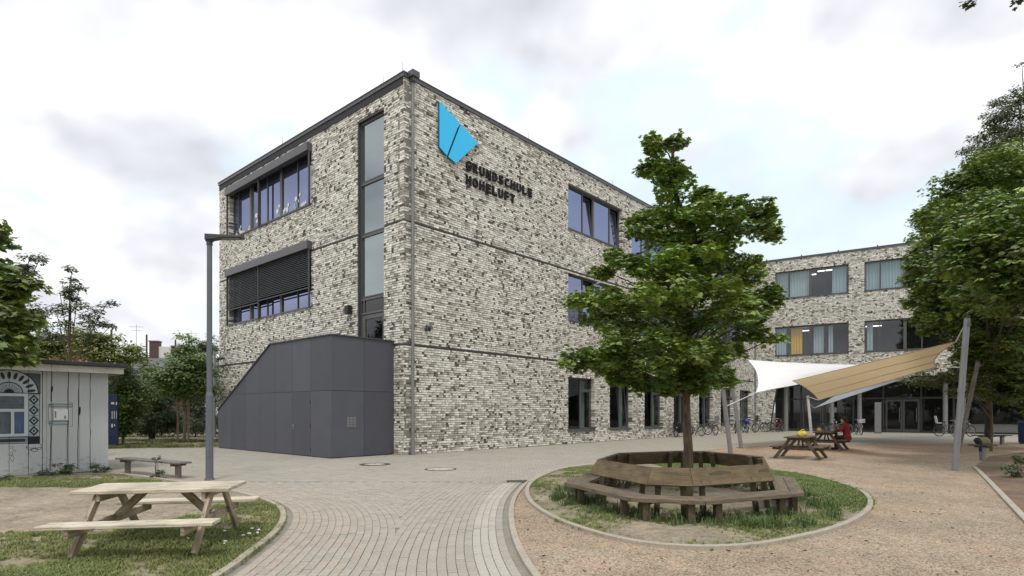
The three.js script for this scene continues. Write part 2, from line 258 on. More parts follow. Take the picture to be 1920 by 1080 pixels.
// paving: stones of 10 x 20 cm in courses that follow the two kerbs and meet in a seam; straight courses on the yard
const paving = struct('paving', sheet([[-40, 1.5], [42, 1.5], [42, 62], [-40, 62]], -0.016), M.joint);
struct('paving', sheet([[-30, 25.9], [42, 25.9], [42, 62], [-30, 62]], -0.012), M.far_paving);
{
  const stones = [], R = rng(77);
  const place = (x, d, dx, dd, light) => stones.push({ x, d, a: Math.atan2(dd, dx), light });
  const family = (pts, side, maxS, other) => {
    for (let k = 0; k * 0.102 < maxS; k++) {
      const s = 0.05 + k * 0.102 + 0.09, row = [];
      for (let i = 1; i < pts.length - 1; i++) { const a = pts[i - 1], b = pts[i + 1], L = Math.hypot(b[0] - a[0], b[1] - a[1]); row.push([pts[i][0] + side * (b[1] - a[1]) / L * s, pts[i][1] - side * (b[0] - a[0]) / L * s]); }
      let next = (k % 2) * 0.1 + R() * 0.02, acc = 0;
      for (let i = 1; i < row.length; i++) {
        const a = row[i - 1], b = row[i], L = Math.hypot(b[0] - a[0], b[1] - a[1]);
        while (L > 1e-6 && next <= acc + L) {
          const t = (next - acc) / L, x = lerp(a[0], b[0], t), d = lerp(a[1], b[1], t); next += 0.203;
          if (d > 13.4 || d < 2.4 || !inPaving(x, d)) continue;
          const mine = distTo(pts, x, d), theirs = distTo(other, x, d);
          if (Math.abs(mine - s) > 0.03 || mine > theirs + 0.055) continue;
          if (mine > maxS) continue;
          place(x, d, b[0] - a[0], b[1] - a[1], side < 0 && k > 0 && k < 4);
        }
        acc += L;
      }
    }
  };
  const near = (p) => p.filter((q) => q[1] < 17);
  family(LC, 1, 4.4, near(RC)); family(near(RC), -1, 4.4, LC);
  const taken = new Set(stones.map((s) => Math.round(s.x / 0.12) + ',' + Math.round(s.d / 0.12)));
  for (let j = 0; j < 232; j++) for (let i = 0; i < 260; i++) {
    const d = 2.4 + j * 0.102, x = -20 + i * 0.203 + (j % 2) * 0.1; if (d > 25.9 || !inPaving(x, d) || Math.abs(x) > d * 0.95 + 1 || inPoly(lawnPoly, x, d)) continue;
    if (d < 13.45) { let hit = false; for (let u = -1; u <= 1 && !hit; u++) for (let v = -1; v <= 1; v++) if (taken.has((Math.round(x / 0.12) + u) + ',' + (Math.round(d / 0.12) + v))) { hit = true; break; } if (hit) continue; }
    place(x, d, 1, 0, false);
  }
  const geo = metric(new RoundedBoxGeometry(0.196, 0.06, 0.0965, 1, 0.006), 0);
  const geoFar = metric(new THREE.BoxGeometry(0.196, 0.06, 0.0965), 0);
  stones.sort((a, b) => a.x * a.x + a.d * a.d - b.x * b.x - b.d * b.d);
  const seen = (s) => s.d > 5.6 && Math.abs(s.x) < s.d * 0.9;
  const front = stones.filter(seen).slice(0, 300), set = new Set(front), rest = stones.filter((s) => !set.has(s));
  const tone = (s) => { const n = 1 + 0.12 * fbm(s.x * 0.5, s.d * 0.5, 3, 3) + 0.13 * (R() - 0.5), pink = 0.12 * sstep(distTo(LC, s.x, s.d), 1.7, 0.5) + 0.03 * (R() - 0.4); const b = s.light ? 0.49 : 0.41; return [b * n * (1.0 + pink * 0.4), b * n * (0.935 - pink * 0.1), b * n * (0.795 - pink * 0.2)]; };
  const mats = []; for (let k = 0; k < 14; k++) { const m = M.paver.clone(); m.name = 'paver_tone'; mats.push(m); }
  mats.forEach((m, i) => m.color.setRGB(...tone(i % 2 ? { x: -1.2, d: 7 + i * 0.1 } : { x: -2.6, d: 6 + i * 0.1 })));
  const lightM = M.paver.clone(); lightM.color.setRGB(0.49, 0.465, 0.405);
  front.forEach((s, i) => { const o = part('paving_stone', geo, s.light ? lightM : mats[(((R() * 7) | 0) * 2 + (distTo(LC, s.x, s.d) < 0.5 + R() * 0.8 ? 0 : 1)) % 14], paving); o.position.set(s.x, -0.03 + (R() - 0.5) * 0.005, -s.d); o.rotation.set((R() - 0.5) * 0.012, s.a + (R() - 0.5) * 0.02, (R() - 0.5) * 0.012); });
  const inst = new THREE.InstancedMesh(geoFar, M.paver, rest.length), m4 = new THREE.Matrix4(), q = new THREE.Quaternion(), c = new THREE.Color();
  rest.forEach((s, i) => { q.setFromEuler(new THREE.Euler((R() - 0.5) * 0.01, s.a + (R() - 0.5) * 0.02, (R() - 0.5) * 0.01)); m4.compose(V(s.x, -0.03 + (R() - 0.5) * 0.005, -s.d), q, V(1, 1, 1)); inst.setMatrixAt(i, m4); inst.setColorAt(i, c.setRGB(...tone(s))); });
  inst.name = 'paving_stones'; inst.userData.kind = 'stuff'; paving.add(inst);
  console.log('pavers', stones.length);
}

const EMBLEM = [[[1.63, 11.86], [2.02, 11.65], [2.7, 13.2], [1.63, 13.62]], [[2.09, 11.63], [2.5, 11.5], [3.76, 12.74], [2.77, 13.17]]];
const LETTERS = { u0: 3.1, u1: 7.44, v1: 11.5, v2: 10.9, size: 0.36 };
// ---------------------------------------------------------------- the school: frame with x along the long front, z towards the viewer's side
const C = V(-3.98, 0, -21.67), TURN = Math.atan2(0.752, 0.659), cR = Math.cos(TURN), sR = Math.sin(TURN);
const fromBlock = (x, y, z) => V(C.x + x * cR + z * sR, y, C.z - x * sR + z * cR);
const LL = 16, RL = 36.8, ROOF = 14.05;
const brickTones = [[0.74, 0.72, 0.635], [0.645, 0.625, 0.54], [0.8, 0.78, 0.7], [0.55, 0.53, 0.455], [0.46, 0.43, 0.36], [0.37, 0.335, 0.275], [0.24, 0.21, 0.17], [0.135, 0.12, 0.1], [0.085, 0.078, 0.068]];
const brickGeos = [0, 1, 2, 3].map((k) => { // a hand-moulded brick 1 x 1 x 1, its face mottled along its length
  const g0 = new THREE.BoxGeometry(1, 1, 1, 4, 2, 1), ix = []; for (let i = 0; i < g0.index.count; i += 3) { const n = g0.attributes.normal.getZ(g0.index.getX(i)); if (n > -0.5) ix.push(g0.index.getX(i), g0.index.getX(i + 1), g0.index.getX(i + 2)); }
  g0.setIndex(ix); const g = g0.toNonIndexed(), p = g.attributes.position, col = new Float32Array(p.count * 3);
  for (let i = 0; i < p.count; i++) {
    const x = p.getX(i), y = p.getY(i), z = p.getZ(i), n = fbm(x * 2.6 + k * 9.7, y * 1.6 + k * 3.1, k, 3); let s = clamp(1 + n * 1.5 - (k === 1 ? 0.5 * sstep(x, 0.15, 0.5) : k === 3 ? 0.45 * sstep(-x, 0.2, 0.5) : 0), 0.3, 1.25);
    col.set([s, s * (1 - 0.03 * n), s * (1 - 0.08 * n)], i * 3); if (z > 0) p.setXYZ(i, x * (1 - 0.02 * Math.abs(fbm(y * 3 + k, x * 3, 2, 2))), y * (1 - 0.1 * (0.5 + IN.noise(x * 2.5 + k * 5, y, 1))), z + 0.06 * IN.noise(x * 2 + k * 7.7, y * 2, 4));
  }
  g.setAttribute('color', new THREE.BufferAttribute(col, 3)); g.computeVertexNormals(); return g;
});
// wall: a core with openings, faced with bricks that stand proud of the mortar. openings: [u0, u1, v0, v1, slant]
function brickWall(parent, pos, turn, U, H, openings, opt = {}) {
  const w = sub('wall', parent, pos, turn), R = rng(opt.seed ?? 1), core = new THREE.Shape([V2(opt.c0 ?? 0, 0), V2(U, 0), V2(U, H), V2(opt.c0 ?? 0, H)]);
  if (opt.notch) { const [a, b, v, sl] = opt.notch; core.curves = []; core.setFromPoints([V2(opt.c0 ?? 0, 0), V2(a - 0.02, 0), V2(a + sl - 0.02, v + 0.02), V2(b, v + 0.02), V2(b, H), V2(opt.c0 ?? 0, H)]); }
  for (const [a, b, v0, v1] of openings) core.holes.push(new THREE.Path([V2(a - 0.015, v0 - 0.01), V2(b + 0.015, v0 - 0.01), V2(b + 0.015, v1 + 0.01), V2(a - 0.015, v1 + 0.01)]));
  const g = new THREE.ExtrudeGeometry(core, { depth: 0.3, bevelEnabled: false }); g.translate(0, 0, -0.33); part('wall_core', metric(g, 0), M.mortar, w);
  const list = [], bands = opt.bands ?? [];
  for (let k = 0; (k + 1) * 0.09 < H; k++) {
    const v = k * 0.09 + 0.045; if (bands.some((b) => Math.abs(b - v) < 0.04)) continue;
    const out = (opt.step ?? ((y) => 0))(v);
    let iv = [[opt.u0 ?? 0, U]];
    const cut = (a, b) => { iv = iv.flatMap(([p, q]) => (b <= p || a >= q ? [[p, q]] : [[p, a], [b, q]].filter(([s, t]) => t - s > 0.03))); };
    for (const [a, b, v0, v1] of openings) if (v > v0 - 0.02 && v < v1 + 0.02) cut(a, b);
    if (opt.notch && v < opt.notch[2] + 0.02) cut(opt.notch[0] + opt.notch[3] * v / opt.notch[2], opt.notch[1]);
    for (const [a, b] of iv) {
      let u = a, first = true;
      while (u < b - 0.02) {
        let head = R() < (first ? 0.5 : 0.36), len = head ? 0.112 : 0.252; first = false; if (b - u - len < 0.07) len = b - u > 0.3 ? (b - u) / 2 : b - u;
        const edge = u === a || u + len > b - 0.005, brown = sstep(fbm(u * 0.25 + 7, v * 0.25, opt.seed ?? 1, 3), 0.02, 0.3) * 0.3 + (opt.brown ?? (() => 0))(u, v);
        let t = R(), n; if (head && t < 0.36) n = 6 + ((R() * 3) | 0); else if (t < 0.01) n = 7; else if (t < 0.08 + brown * 0.4) n = 5; else if (t < 0.16 + brown) n = 4; else n = [0, 0, 0, 1, 1, 2, 2, 3][(R() * 8) | 0];
        const c = brickTones[n], j = 0.86 + 0.28 * R();
        list.push({ u: u + len / 2, v: v + (R() - 0.5) * 0.006, l: len - 0.011, edge, out: out + (R() - 0.5) * 0.022, a: (R() - 0.5) * 0.05, c: [c[0] * j, c[1] * j, c[2] * j], n, k: (R() * 4) | 0 }); u += len;
      }
    }
  }
  const mat4 = (b) => { const dz = b.edge ? 0.24 : 0.1; return new THREE.Matrix4().compose(V(b.u, b.v, b.out - dz / 2 + 0.005), new THREE.Quaternion().setFromEuler(new THREE.Euler((b.a * 0.6), b.edge ? 0 : b.a * 0.5, 0)), V(b.l, 0.074, dz)); };
  let rest = list;
  if (opt.single) { const pick = list.filter(opt.single.where).sort((p, q) => opt.single.score(p) - opt.single.score(q)).slice(0, 300), s = new Set(pick); rest = list.filter((b) => !s.has(b));
    const ms = brickTones.map((c) => { const m = M.brick.clone(); m.name = 'brick_tone'; m.color.setRGB(...c); return m; });
    for (const b of pick) { const o = part('brick', brickGeos[b.k], ms[b.n], w); mat4(b).decompose(o.position, o.quaternion, o.scale); } }
  for (let k = 0; k < 4; k++) { const mine = rest.filter((b) => b.k === k), im = new THREE.InstancedMesh(brickGeos[k], M.brick, mine.length), c = new THREE.Color(); mine.forEach((b, i) => { im.setMatrixAt(i, mat4(b)); im.setColorAt(i, c.setRGB(...b.c)); }); im.name = 'brickwork'; im.userData.kind = 'stuff'; w.add(im); }
  for (const b of bands) for (const [p, q] of (opt.bandSpans ?? [[opt.c0 ?? 0, U]])) { part('ledge_strip', span(p, q, b - 0.022, b + 0.004, -0.12, 0.016), M.dark_metal, w); }
  return w;
}
const V2 = (x, y) => new THREE.Vector2(x, y);
// window: columns of [width, kind]: 'f' fixed, 't' tilted in, 'o' turned open, 'p' a broad post; origin at its lower left corner
function windowIn(parent, pos, turn, W, H, cols, o = {}) {
  const w = sub('window', parent, pos, turn), z = -(o.recess ?? 0.2), bars = [], fw = 0.065, glass = o.glass ?? M.coated_glass, fm = o.frame ?? M.frame_metal;
  bars.push(span(0, W, 0, fw, z - 0.07, z), span(0, W, H - fw, H, z - 0.07, z), span(0, fw, fw, H - fw, z - 0.07, z), span(W - fw, W, fw, H - fw, z - 0.07, z));
  const total = cols.reduce((s, c) => s + c[0], 0), k = (W - 2 * fw) / total; let u = fw;
  cols.forEach(([cw, kind], i) => {
    const u1 = u + cw * k, a = u + (i ? 0.03 : 0), b = u1 - (i < cols.length - 1 ? 0.03 : 0), y0 = fw, y1 = H - fw;
    if (kind === 'p') { bars.push(span(u - 0.02, u1 + 0.02, fw, H - fw, z - 0.08, z + 0.015)); u = u1; return; }
    if (i < cols.length - 1 && cols[i + 1][1] !== 'p') bars.push(span(u1 - 0.03, u1 + 0.03, fw, H - fw, z - 0.07, z - 0.002));
    const pane = (p, y, h) => { const g = new THREE.PlaneGeometry(b - a, h); g.translate(0, h / 2, 0); const m = part('pane', g, glass, p); return m; };
    if (kind === 'f') { pane(w).position.set(0, 0, 0); w.children.at(-1).geometry = new THREE.PlaneGeometry(b - a, y1 - y0); w.children.at(-1).position.set((a + b) / 2, (y0 + y1) / 2, z - 0.04); }
    else {
      const top = kind === 'r' ? 0.55 : 0; if (top) { bars.push(span(a, b, y1 - top - 0.04, y1 - top + 0.04, z - 0.07, z - 0.003)); const m = part('pane', new THREE.PlaneGeometry(b - a, top - 0.04), glass, w); m.position.set((a + b) / 2, y1 - top / 2 + 0.02, z - 0.04); }
      const h = y1 - y0 - (top ? top + 0.04 : 0), sw = b - a, s = 0.06, sash = part('sash', [span(0, sw, 0, s, -0.03, 0.03), span(0, sw, h - s, h, -0.03, 0.03), span(0, s, s, h - s, -0.03, 0.03), span(sw - s, sw, s, h - s, -0.03, 0.03), span(sw - 0.045, sw - 0.03, h * 0.45, h * 0.52, 0.031, 0.05)], fm, w);
      sash.position.set(a, y0 + 0.002, z - 0.045); const gl = new THREE.PlaneGeometry(sw - 2 * s, h - 2 * s); gl.translate(sw / 2, h / 2, 0); const m = part('pane', gl, glass, w); m.position.copy(sash.position);
      for (const q of [sash, m]) { if (kind === 't') q.rotation.x = -0.09; if (kind === 'o') q.rotation.y = 0.75; if (kind === 'g') q.rotation.y = 0.0; }
    }
    u = u1;
  });
  part('frame', bars, fm, w);
  if (o.sill !== false) part('sill', box(W + 0.04, 0.03, Math.abs(z) + 0.07, W / 2, -0.012, z / 2 + 0.02, 0.06), M.coping, w);
  if (o.sill !== false) part('sill', span(-0.02, W + 0.02, -0.07, -0.027, 0.012, 0.05), M.coping, w);
  return w;
}
function curtainGeo(W, H, folds, depth = 0.05) { const g = new THREE.PlaneGeometry(W, H, Math.ceil(folds * 8), 1), p = g.attributes.position; for (let i = 0; i < p.count; i++) p.setZ(i, depth * Math.sin(p.getX(i) / W * folds * Math.PI * 2) + 0.02 * Math.sin(p.getX(i) * 5)); g.computeVertexNormals(); return g; }

const school = thing('school_building', 'three-storey school block of pale mottled brick with flat roof and sign lettering', 'building', C, TURN);
const upWin = [10.3, 16.55, 22.8, 29.05].flatMap((u) => [[u, u + 5.2, 10.8, 13.0], [u, u + 5.2, 6.2, 8.55]]);
const groundWin = [0, 1, 2, 3, 4, 5, 6].map((k) => [10.3 + 3.885 * k, 10.3 + 3.885 * k + 2.35, 0.65, 3.35]);
const brownLow = (u, v) => 0.26 * sstep(v, 0.2, 0.7) * sstep(v, 2.2, 1.3);
brickWall(school, V(0, 0, 0), 0, RL, ROOF - 0.1, [...upWin, ...groundWin], {
  seed: 3, c0: -0.0, u0: -0.01, bands: [4.095, 8.685], step: (v) => (v > 4.1 && v < 6.17 ? 0.012 : v > 8.64 ? -0.006 : 0), brown: brownLow,
  single: { where: (b) => b.u > 0.3 && b.u < 5 && b.v < 3.6, score: (b) => b.u * 1.2 + Math.abs(b.v - 1.6) * 0.6 },
});
const LW = V(0, 0, -LL), LT = -Math.PI / 2;                                      // the short front, seen from its far end
const leftWin = [[1.3, 9.55, 10.8, 13.3], [1.3, 9.55, 6.25, 8.72], [13.05, 14.8, 3.2, 13.2]];
brickWall(school, LW, LT, LL, ROOF - 0.1, leftWin, { seed: 8, u0: 0, bands: [4.095, 8.685], bandSpans: [[0, 13.03], [14.82, 15.975]], step: (v) => (v < 4.1 ? 0.01 : v > 8.64 ? -0.006 : 0.004) });
const onLeft = (u, v, w) => V(-w, v, u - LL);                                    // a point of the short front in the block's frame
// body behind the fronts
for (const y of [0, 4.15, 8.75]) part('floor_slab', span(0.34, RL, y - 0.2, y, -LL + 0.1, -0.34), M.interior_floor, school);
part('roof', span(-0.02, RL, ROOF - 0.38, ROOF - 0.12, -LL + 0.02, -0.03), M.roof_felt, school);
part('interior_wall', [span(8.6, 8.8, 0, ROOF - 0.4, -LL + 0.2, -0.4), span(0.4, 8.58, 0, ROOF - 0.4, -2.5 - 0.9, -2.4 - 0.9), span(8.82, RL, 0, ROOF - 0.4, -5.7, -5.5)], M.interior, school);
part('wall', [span(RL - 0.3, RL, 0, ROOF - 0.4, -LL, -0.36), span(0.36, RL - 0.32, 0, ROOF - 0.4, -LL - 0.0, -LL + 0.3)], M.mortar, school);
part('roof_edge', [span(-0.05, RL, ROOF - 0.1, ROOF + 0.04, -0.2, 0.05), span(-0.048, 0.16, ROOF - 0.1, ROOF + 0.037, -LL - 0.04, -0.21)], M.coping, school);
part('roof_edge_cap', [span(-0.075, RL, ROOF + 0.042, ROOF + 0.07, -0.24, 0.075), span(-0.073, 0.2, ROOF + 0.042, ROOF + 0.068, -LL - 0.075, -0.25)], M.zinc, school);
for (const [x, z] of [[-0.05, 0.0], [7.2, 0], [14.5, 0], [21, 0], [-0.02, -1.2], [-0.02, -9]]) part('lightning_rod', rod(V(x, ROOF + 0.06, z), V(x, ROOF + 0.42, z), 0.012, 0.006, 6), M.zinc, school);
// rainwater pipe at the corner
{ const x = 0.32, z = 0.12, p = part('downpipe', [rod(V(x, 0.05, z), V(x, ROOF - 0.1, z), 0.058, 0.058, 14)], M.zinc, school);
  for (const y of [0.9, 3.2, 5.6, 7.4, 10.2, 12.6]) part('pipe_clip', [put(new THREE.TorusGeometry(0.063, 0.012, 6, 16), x, y, z, Math.PI / 2), box(0.03, 0.03, 0.12, x, y, z - 0.08)], M.zinc, p);
  part('pipe_socket', rod(V(x, 0.0, z), V(x, 1.05, z), 0.07, 0.07, 14), M.zinc, p); for (const y of [3.55, 7.1, 10.9]) part('pipe_socket', rod(V(x, y, z), V(x, y + 0.12, z), 0.066, 0.066, 14), M.zinc, p);
  part('rain_hopper', [plank(0.34, 0.22, 0.3, x, ROOF + 0.02, z + 0.06), plank(0.2, 0.16, 0.2, x, ROOF - 0.16, z + 0.04)], M.coping, p); }
// windows of the long front
for (const [a, b, v0, v1] of upWin) windowIn(school, V(a, v0, 0), 0, b - a, v1 - v0, [[1.5, 'f'], [0.95, 't'], [0.1, 'p'], [1.6, 'f'], [0.95, 't']], {});
groundWin.forEach(([a, b, v0, v1], k) => { const w = windowIn(school, V(a, v0, 0), 0, b - a, v1 - v0, [[1.35, 'f'], [1, k === 1 ? 't' : 'r']], { glass: M.clear_glass });
  const c = part('curtain', curtainGeo(0.4, 2.5, 4), M.curtain, w); c.position.set(b - a - 0.42, 1.3, -0.5); });
// windows of the short front
const leftCols = [[0.45, 'f'], [1.25, 'f'], [0.14, 'p'], [0.75, 'o'], [0.75, 'f'], [1.2, 'f'], [0.14, 'p'], [1.3, 'f'], [1.35, 'f']];
for (const [a, b, v0, v1] of leftWin.slice(0, 2)) {
  const w = windowIn(school, onLeft(a, v0, 0), LT, b - a, v1 - v0, leftCols, {}), R = rng(v0 * 10 | 0), W = b - a;
  const bl = sub('blind', school, onLeft(a, v0, 0), LT), H = v1 - v0, top = v0 > 9 ? 2.22 : 2.47;
  part('blind_box', [plank(W + 0.12, 0.36, 0.24, W / 2, top + 0.2, 0.13)], M.coping, bl);
  for (const x of [-0.02, 3.55, W + 0.02]) part('guide_rail', span(x - 0.03, x + 0.03, -0.1, top + 0.02, 0.09, 0.16), M.dark_metal, bl);
  if (v0 < 9) { // drawn two thirds down, in two fields
    for (const [x0, x1, low] of [[0.03, 3.5, 0.78], [3.6, W - 0.03, 0.86]]) for (let y = top - 0.04; y > low; y -= 0.083) part('slat', box(x1 - x0, 0.006, 0.088, (x0 + x1) / 2, y, 0.12, 0.95), M.dark_metal, bl);
    for (const [x0, x1, low] of [[0.03, 3.5, 0.74], [3.6, W - 0.03, 0.82]]) part('blind_rail', span(x0, x1, low - 0.05, low, 0.085, 0.15), M.dark_metal, bl);
  } else { // paper flowers stuck inside the panes
    const petal = new THREE.CircleGeometry(0.055, 7);
    for (let i = 0; i < 46; i++) { const x = [0.7, 2.2, 5.3, 6.9, 8.2][i % 5] + (R() - 0.5) * 1.1, y = 0.16 + R() * R() * 0.8, gs = []; for (let k = 0; k < 5; k++) gs.push(put(petal.clone(), Math.cos(k * 1.257) * 0.06, Math.sin(k * 1.257) * 0.06, k * 0.0006)); const f = part('paper_flower', gs, i % 3 ? M.white_pole : M.curtain, w); f.position.set(x, y, -0.225); f.rotation.z = R(); f.scale.setScalar(0.6 + R() * 0.6); }
  }
}
// stair window over the door
{ const [a, b] = leftWin[2], w = sub('stair_window', school, onLeft(a, 3.2, 0), LT), W = b - a, z = -0.12, bars = [span(0, 0.1, 0, 10, z - 0.08, z), span(W - 0.09, W, 0, 10, z - 0.08, z), span(0.1, W - 0.09, 9.86, 10, z - 0.08, z)];
  const rails = [7.5, 5.42, 2.9]; for (const y of rails) bars.push(span(0.1, W - 0.09, y - 0.07, y + 0.03, z - 0.08, z), span(0.14, W - 0.12, y + 0.055, y + 0.1, z - 0.07, z - 0.012));
  part('frame', bars, M.frame_metal, w);
  for (const [y0, y1] of [[7.6, 9.86], [5.52, 7.43], [3.0, 5.35]]) { const p = part('pane', new THREE.PlaneGeometry(W - 0.2, y1 - y0), M.stair_glass, w); p.position.set((0.1 + W - 0.09) / 2, (y0 + y1) / 2, z - 0.05); }
  const t = part('transom', [span(0.1, W - 0.09, 2.27, 2.35, z - 0.08, z), span(0.22, 0.3, 2.35, 2.83, z - 0.08, z - 0.005), span(W - 0.2, W - 0.12, 2.35, 2.83, z - 0.08, z - 0.005)], M.frame_metal, w);
  const tp = part('pane', new THREE.PlaneGeometry(W - 0.45, 0.46), M.clear_glass, w); tp.position.set(W / 2 + 0.03, 2.58, z - 0.04);
  part('door', [span(0.12, 0.34, 0.02, 2.24, z - 0.07, z - 0.01), span(W - 0.26, W - 0.1, 0.02, 2.24, z - 0.07, z - 0.01), span(0.34, W - 0.26, 2.08, 2.24, z - 0.07, z - 0.01), span(0.34, W - 0.26, 0.02, 0.3, z - 0.07, z - 0.01), rod(V(0.42, 0.9, z + 0.04), V(0.42, 1.5, z + 0.04), 0.02)], M.frame_metal, w);
  const dp = part('pane', new THREE.PlaneGeometry(W - 0.6, 1.78), M.clear_glass, w); dp.position.set(W / 2 + 0.04, 1.19, z - 0.04);
  part('jamb_lining', [span(0.002, 0.05, 0, 10, z, -0.02), span(0.05, W - 0.01, 9.955, 9.998, z, -0.02)], M.dark_metal, w);
  part('landing', span(-0.4, W + 0.4, -0.25, -0.02, -3, z - 0.1), M.interior_floor, w); }
// fittings on the brick
function fitting(name, label, cat, at, turn) { return thing(name, label, cat, at, turn); }
{ const t = fitting('wall_loudspeaker', 'round grey horn loudspeaker on the long brick front beside the rain pipe', 'loudspeaker', fromBlock(1.02, 4.72, 0.0), TURN);
  const horn = new THREE.LatheGeometry([V2(0.03, 0), V2(0.045, 0.06), V2(0.08, 0.13), V2(0.15, 0.19), V2(0.155, 0.2), V2(0.135, 0.19), V2(0.06, 0.12), V2(0.0, 0.1)], 22); horn.rotateX(Math.PI / 2); put(horn, 0, 0, 0.1); part('horn', horn, M.galvanised, t); part('horn_throat', rod(V(0, 0, 0.205), V(0, 0, 0.24), 0.1, 0.11), M.black, t); part('horn_driver', put(rod(V(0, 0, 0.0), V(0, 0, 0.12), 0.06), 0, 0, 0.01), M.dark_metal, t); part('bracket', [box(0.04, 0.1, 0.12, 0.02, 0.12, 0.06), box(0.12, 0.03, 0.03, 0.14, 0, 0.16)], M.dark_metal, t); }
const wl = (u, v, label) => { const t = fitting('wall_lamp', label, 'wall lamp', fromBlock(...onLeft(u, v, 0.0).toArray()), TURN + LT); part('lamp_housing', [plank(0.24, 0.34, 0.2, 0, 0, 0.14)], M.black, t); part('bracket', box(0.14, 0.2, 0.05, 0, 0, 0.02), M.dark_metal, t); part('lens', box(0.18, 0.012, 0.14, 0, -0.176, 0.14), M.zinc, t); };
wl(12.6, 5.72, 'black box lamp on the brick beside the tall stair window'); wl(5.5, 4.25, 'black box lamp at the top of the sloping grey enclosure');
{ const t = fitting('wall_camera', 'small black camera high on the far end of the short front', 'camera', fromBlock(...onLeft(0.75, 4.5, 0).toArray()), TURN + LT); part('bracket', rod(V(0, 0, 0), V(0, 0, 0.16), 0.03), M.dark_metal, t); part('camera_body', rod(V(0.06, -0.03, 0.1), V(-0.16, -0.08, 0.34), 0.055), M.black, t); }
// sign: blue emblem of two panels and raised lettering
{ const t = thing('wall_emblem', 'bright blue two-piece angular emblem high on the brick front', 'emblem', fromBlock(0, 0, 0.02), TURN);
  const panel = (pts) => { const s = new THREE.Shape(pts.map(([u, v]) => V2(u, v))); return metric(new THREE.ExtrudeGeometry(s, { depth: 0.09, bevelEnabled: false }), 0); };
  for (const pts of EMBLEM) { const p = part('emblem_panel', panel(pts), [M.logo, M.logo_edge], t); p.geometry.clearGroups(); const e = new THREE.ExtrudeGeometry(new THREE.Shape(pts.map(([u, v]) => V2(u, v))), { depth: 0.09, bevelEnabled: false }); p.geometry = e; p.position.z = 0.02; }
  for (const [u, v] of [[2.0, 12.0], [2.5, 11.2], [3.2, 11.3]]) part('spacer', rod(V(u, v, -0.03), V(u, v, 0.03), 0.02), M.dark_metal, t);
}
{ const font = await new FontLoader().loadAsync('fonts/droid/droid_sans_bold.typeface.json');
  const t = thing('school_lettering', 'black raised letters spelling the school name below the blue emblem', 'lettering', fromBlock(0, 0, 0.02), TURN);
  const line = (text, u0, u1, v, size) => { const n = text.length, step = (u1 - u0) / n; [...text].forEach((ch, i) => { const g = new TextGeometry(ch, { font, size, depth: 0.04, curveSegments: 6, bevelEnabled: true, bevelSize: 0.012, bevelThickness: 0.003, bevelSegments: 1 }); g.computeBoundingBox(); const b = g.boundingBox, wdt = b.max.x - b.min.x, k = (step - 0.085) / wdt; g.translate(-b.min.x, 0, 0); g.scale(k, 1, 1); const m = part('letter', g, M.letter, t); m.position.set(u0 + i * step + 0.035, v, 0.012); }); };
  line('GRUNDSCHULE', LETTERS.u0, LETTERS.u1, LETTERS.v1, LETTERS.size); line('HOHELUFT', LETTERS.u0, LETTERS.u0 + (LETTERS.u1 - LETTERS.u0) * 0.72, LETTERS.v2, LETTERS.size); }

// ---------------------------------------------------------------- the entrance wing: frame with x along its front
const J = V(C.x + 36.8 * cR, 0, C.z - 36.8 * sR), WT = -Math.atan2(0.5425, 0.84), cW = Math.cos(WT), sW = Math.sin(WT);
const fromWing = (x, y, z) => V(J.x + x * cW + z * sW, y, J.z - x * sW + z * cW);
const wing = thing('school_wing', 'school entrance wing of pale brick over a dark glazed ground floor behind the sails', 'building', J, WT);
const WL = 24, wingWin = [1.65, 7.95, 14.25].flatMap((u) => [[u, u + 5.25, 10.85, 13.05], [u, u + 5.25, 6.2, 8.5]]);
brickWall(wing, V(0, 0, 0), 0, WL, ROOF - 0.1, wingWin, { seed: 21, notch: [1.18, WL, 4.25, 0.65], step: () => 0 });
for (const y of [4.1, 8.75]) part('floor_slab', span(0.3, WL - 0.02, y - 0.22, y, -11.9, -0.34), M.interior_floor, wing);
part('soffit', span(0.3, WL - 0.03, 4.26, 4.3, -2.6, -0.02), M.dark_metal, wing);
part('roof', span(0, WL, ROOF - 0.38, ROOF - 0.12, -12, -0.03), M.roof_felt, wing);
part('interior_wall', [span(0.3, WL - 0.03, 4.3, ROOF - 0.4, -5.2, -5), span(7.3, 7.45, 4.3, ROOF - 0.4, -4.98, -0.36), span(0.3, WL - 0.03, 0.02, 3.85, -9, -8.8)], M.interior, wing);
part('wall', [span(0, WL, 0, ROOF - 0.4, -12.2, -12), span(WL - 0.01, WL + 0.25, 0, ROOF - 0.4, -12, -0.36)], M.mortar, wing);
part('roof_edge', span(-0.02, WL, ROOF - 0.1, ROOF + 0.04, -0.2, 0.05), M.coping, wing);
part('roof_edge_cap', span(-0.02, WL, ROOF + 0.042, ROOF + 0.07, -0.24, 0.075), M.zinc, wing);
for (let x = 1; x < WL; x += 2.6) part('lightning_rod', rod(V(x, ROOF + 0.06, 0), V(x, ROOF + 0.18, 0), 0.05, 0.05, 6), M.coping, wing);
part('downpipe', rod(V(0.14, 0, 0.1), V(0.14, ROOF - 0.1, 0.1), 0.055), M.zinc, wing);
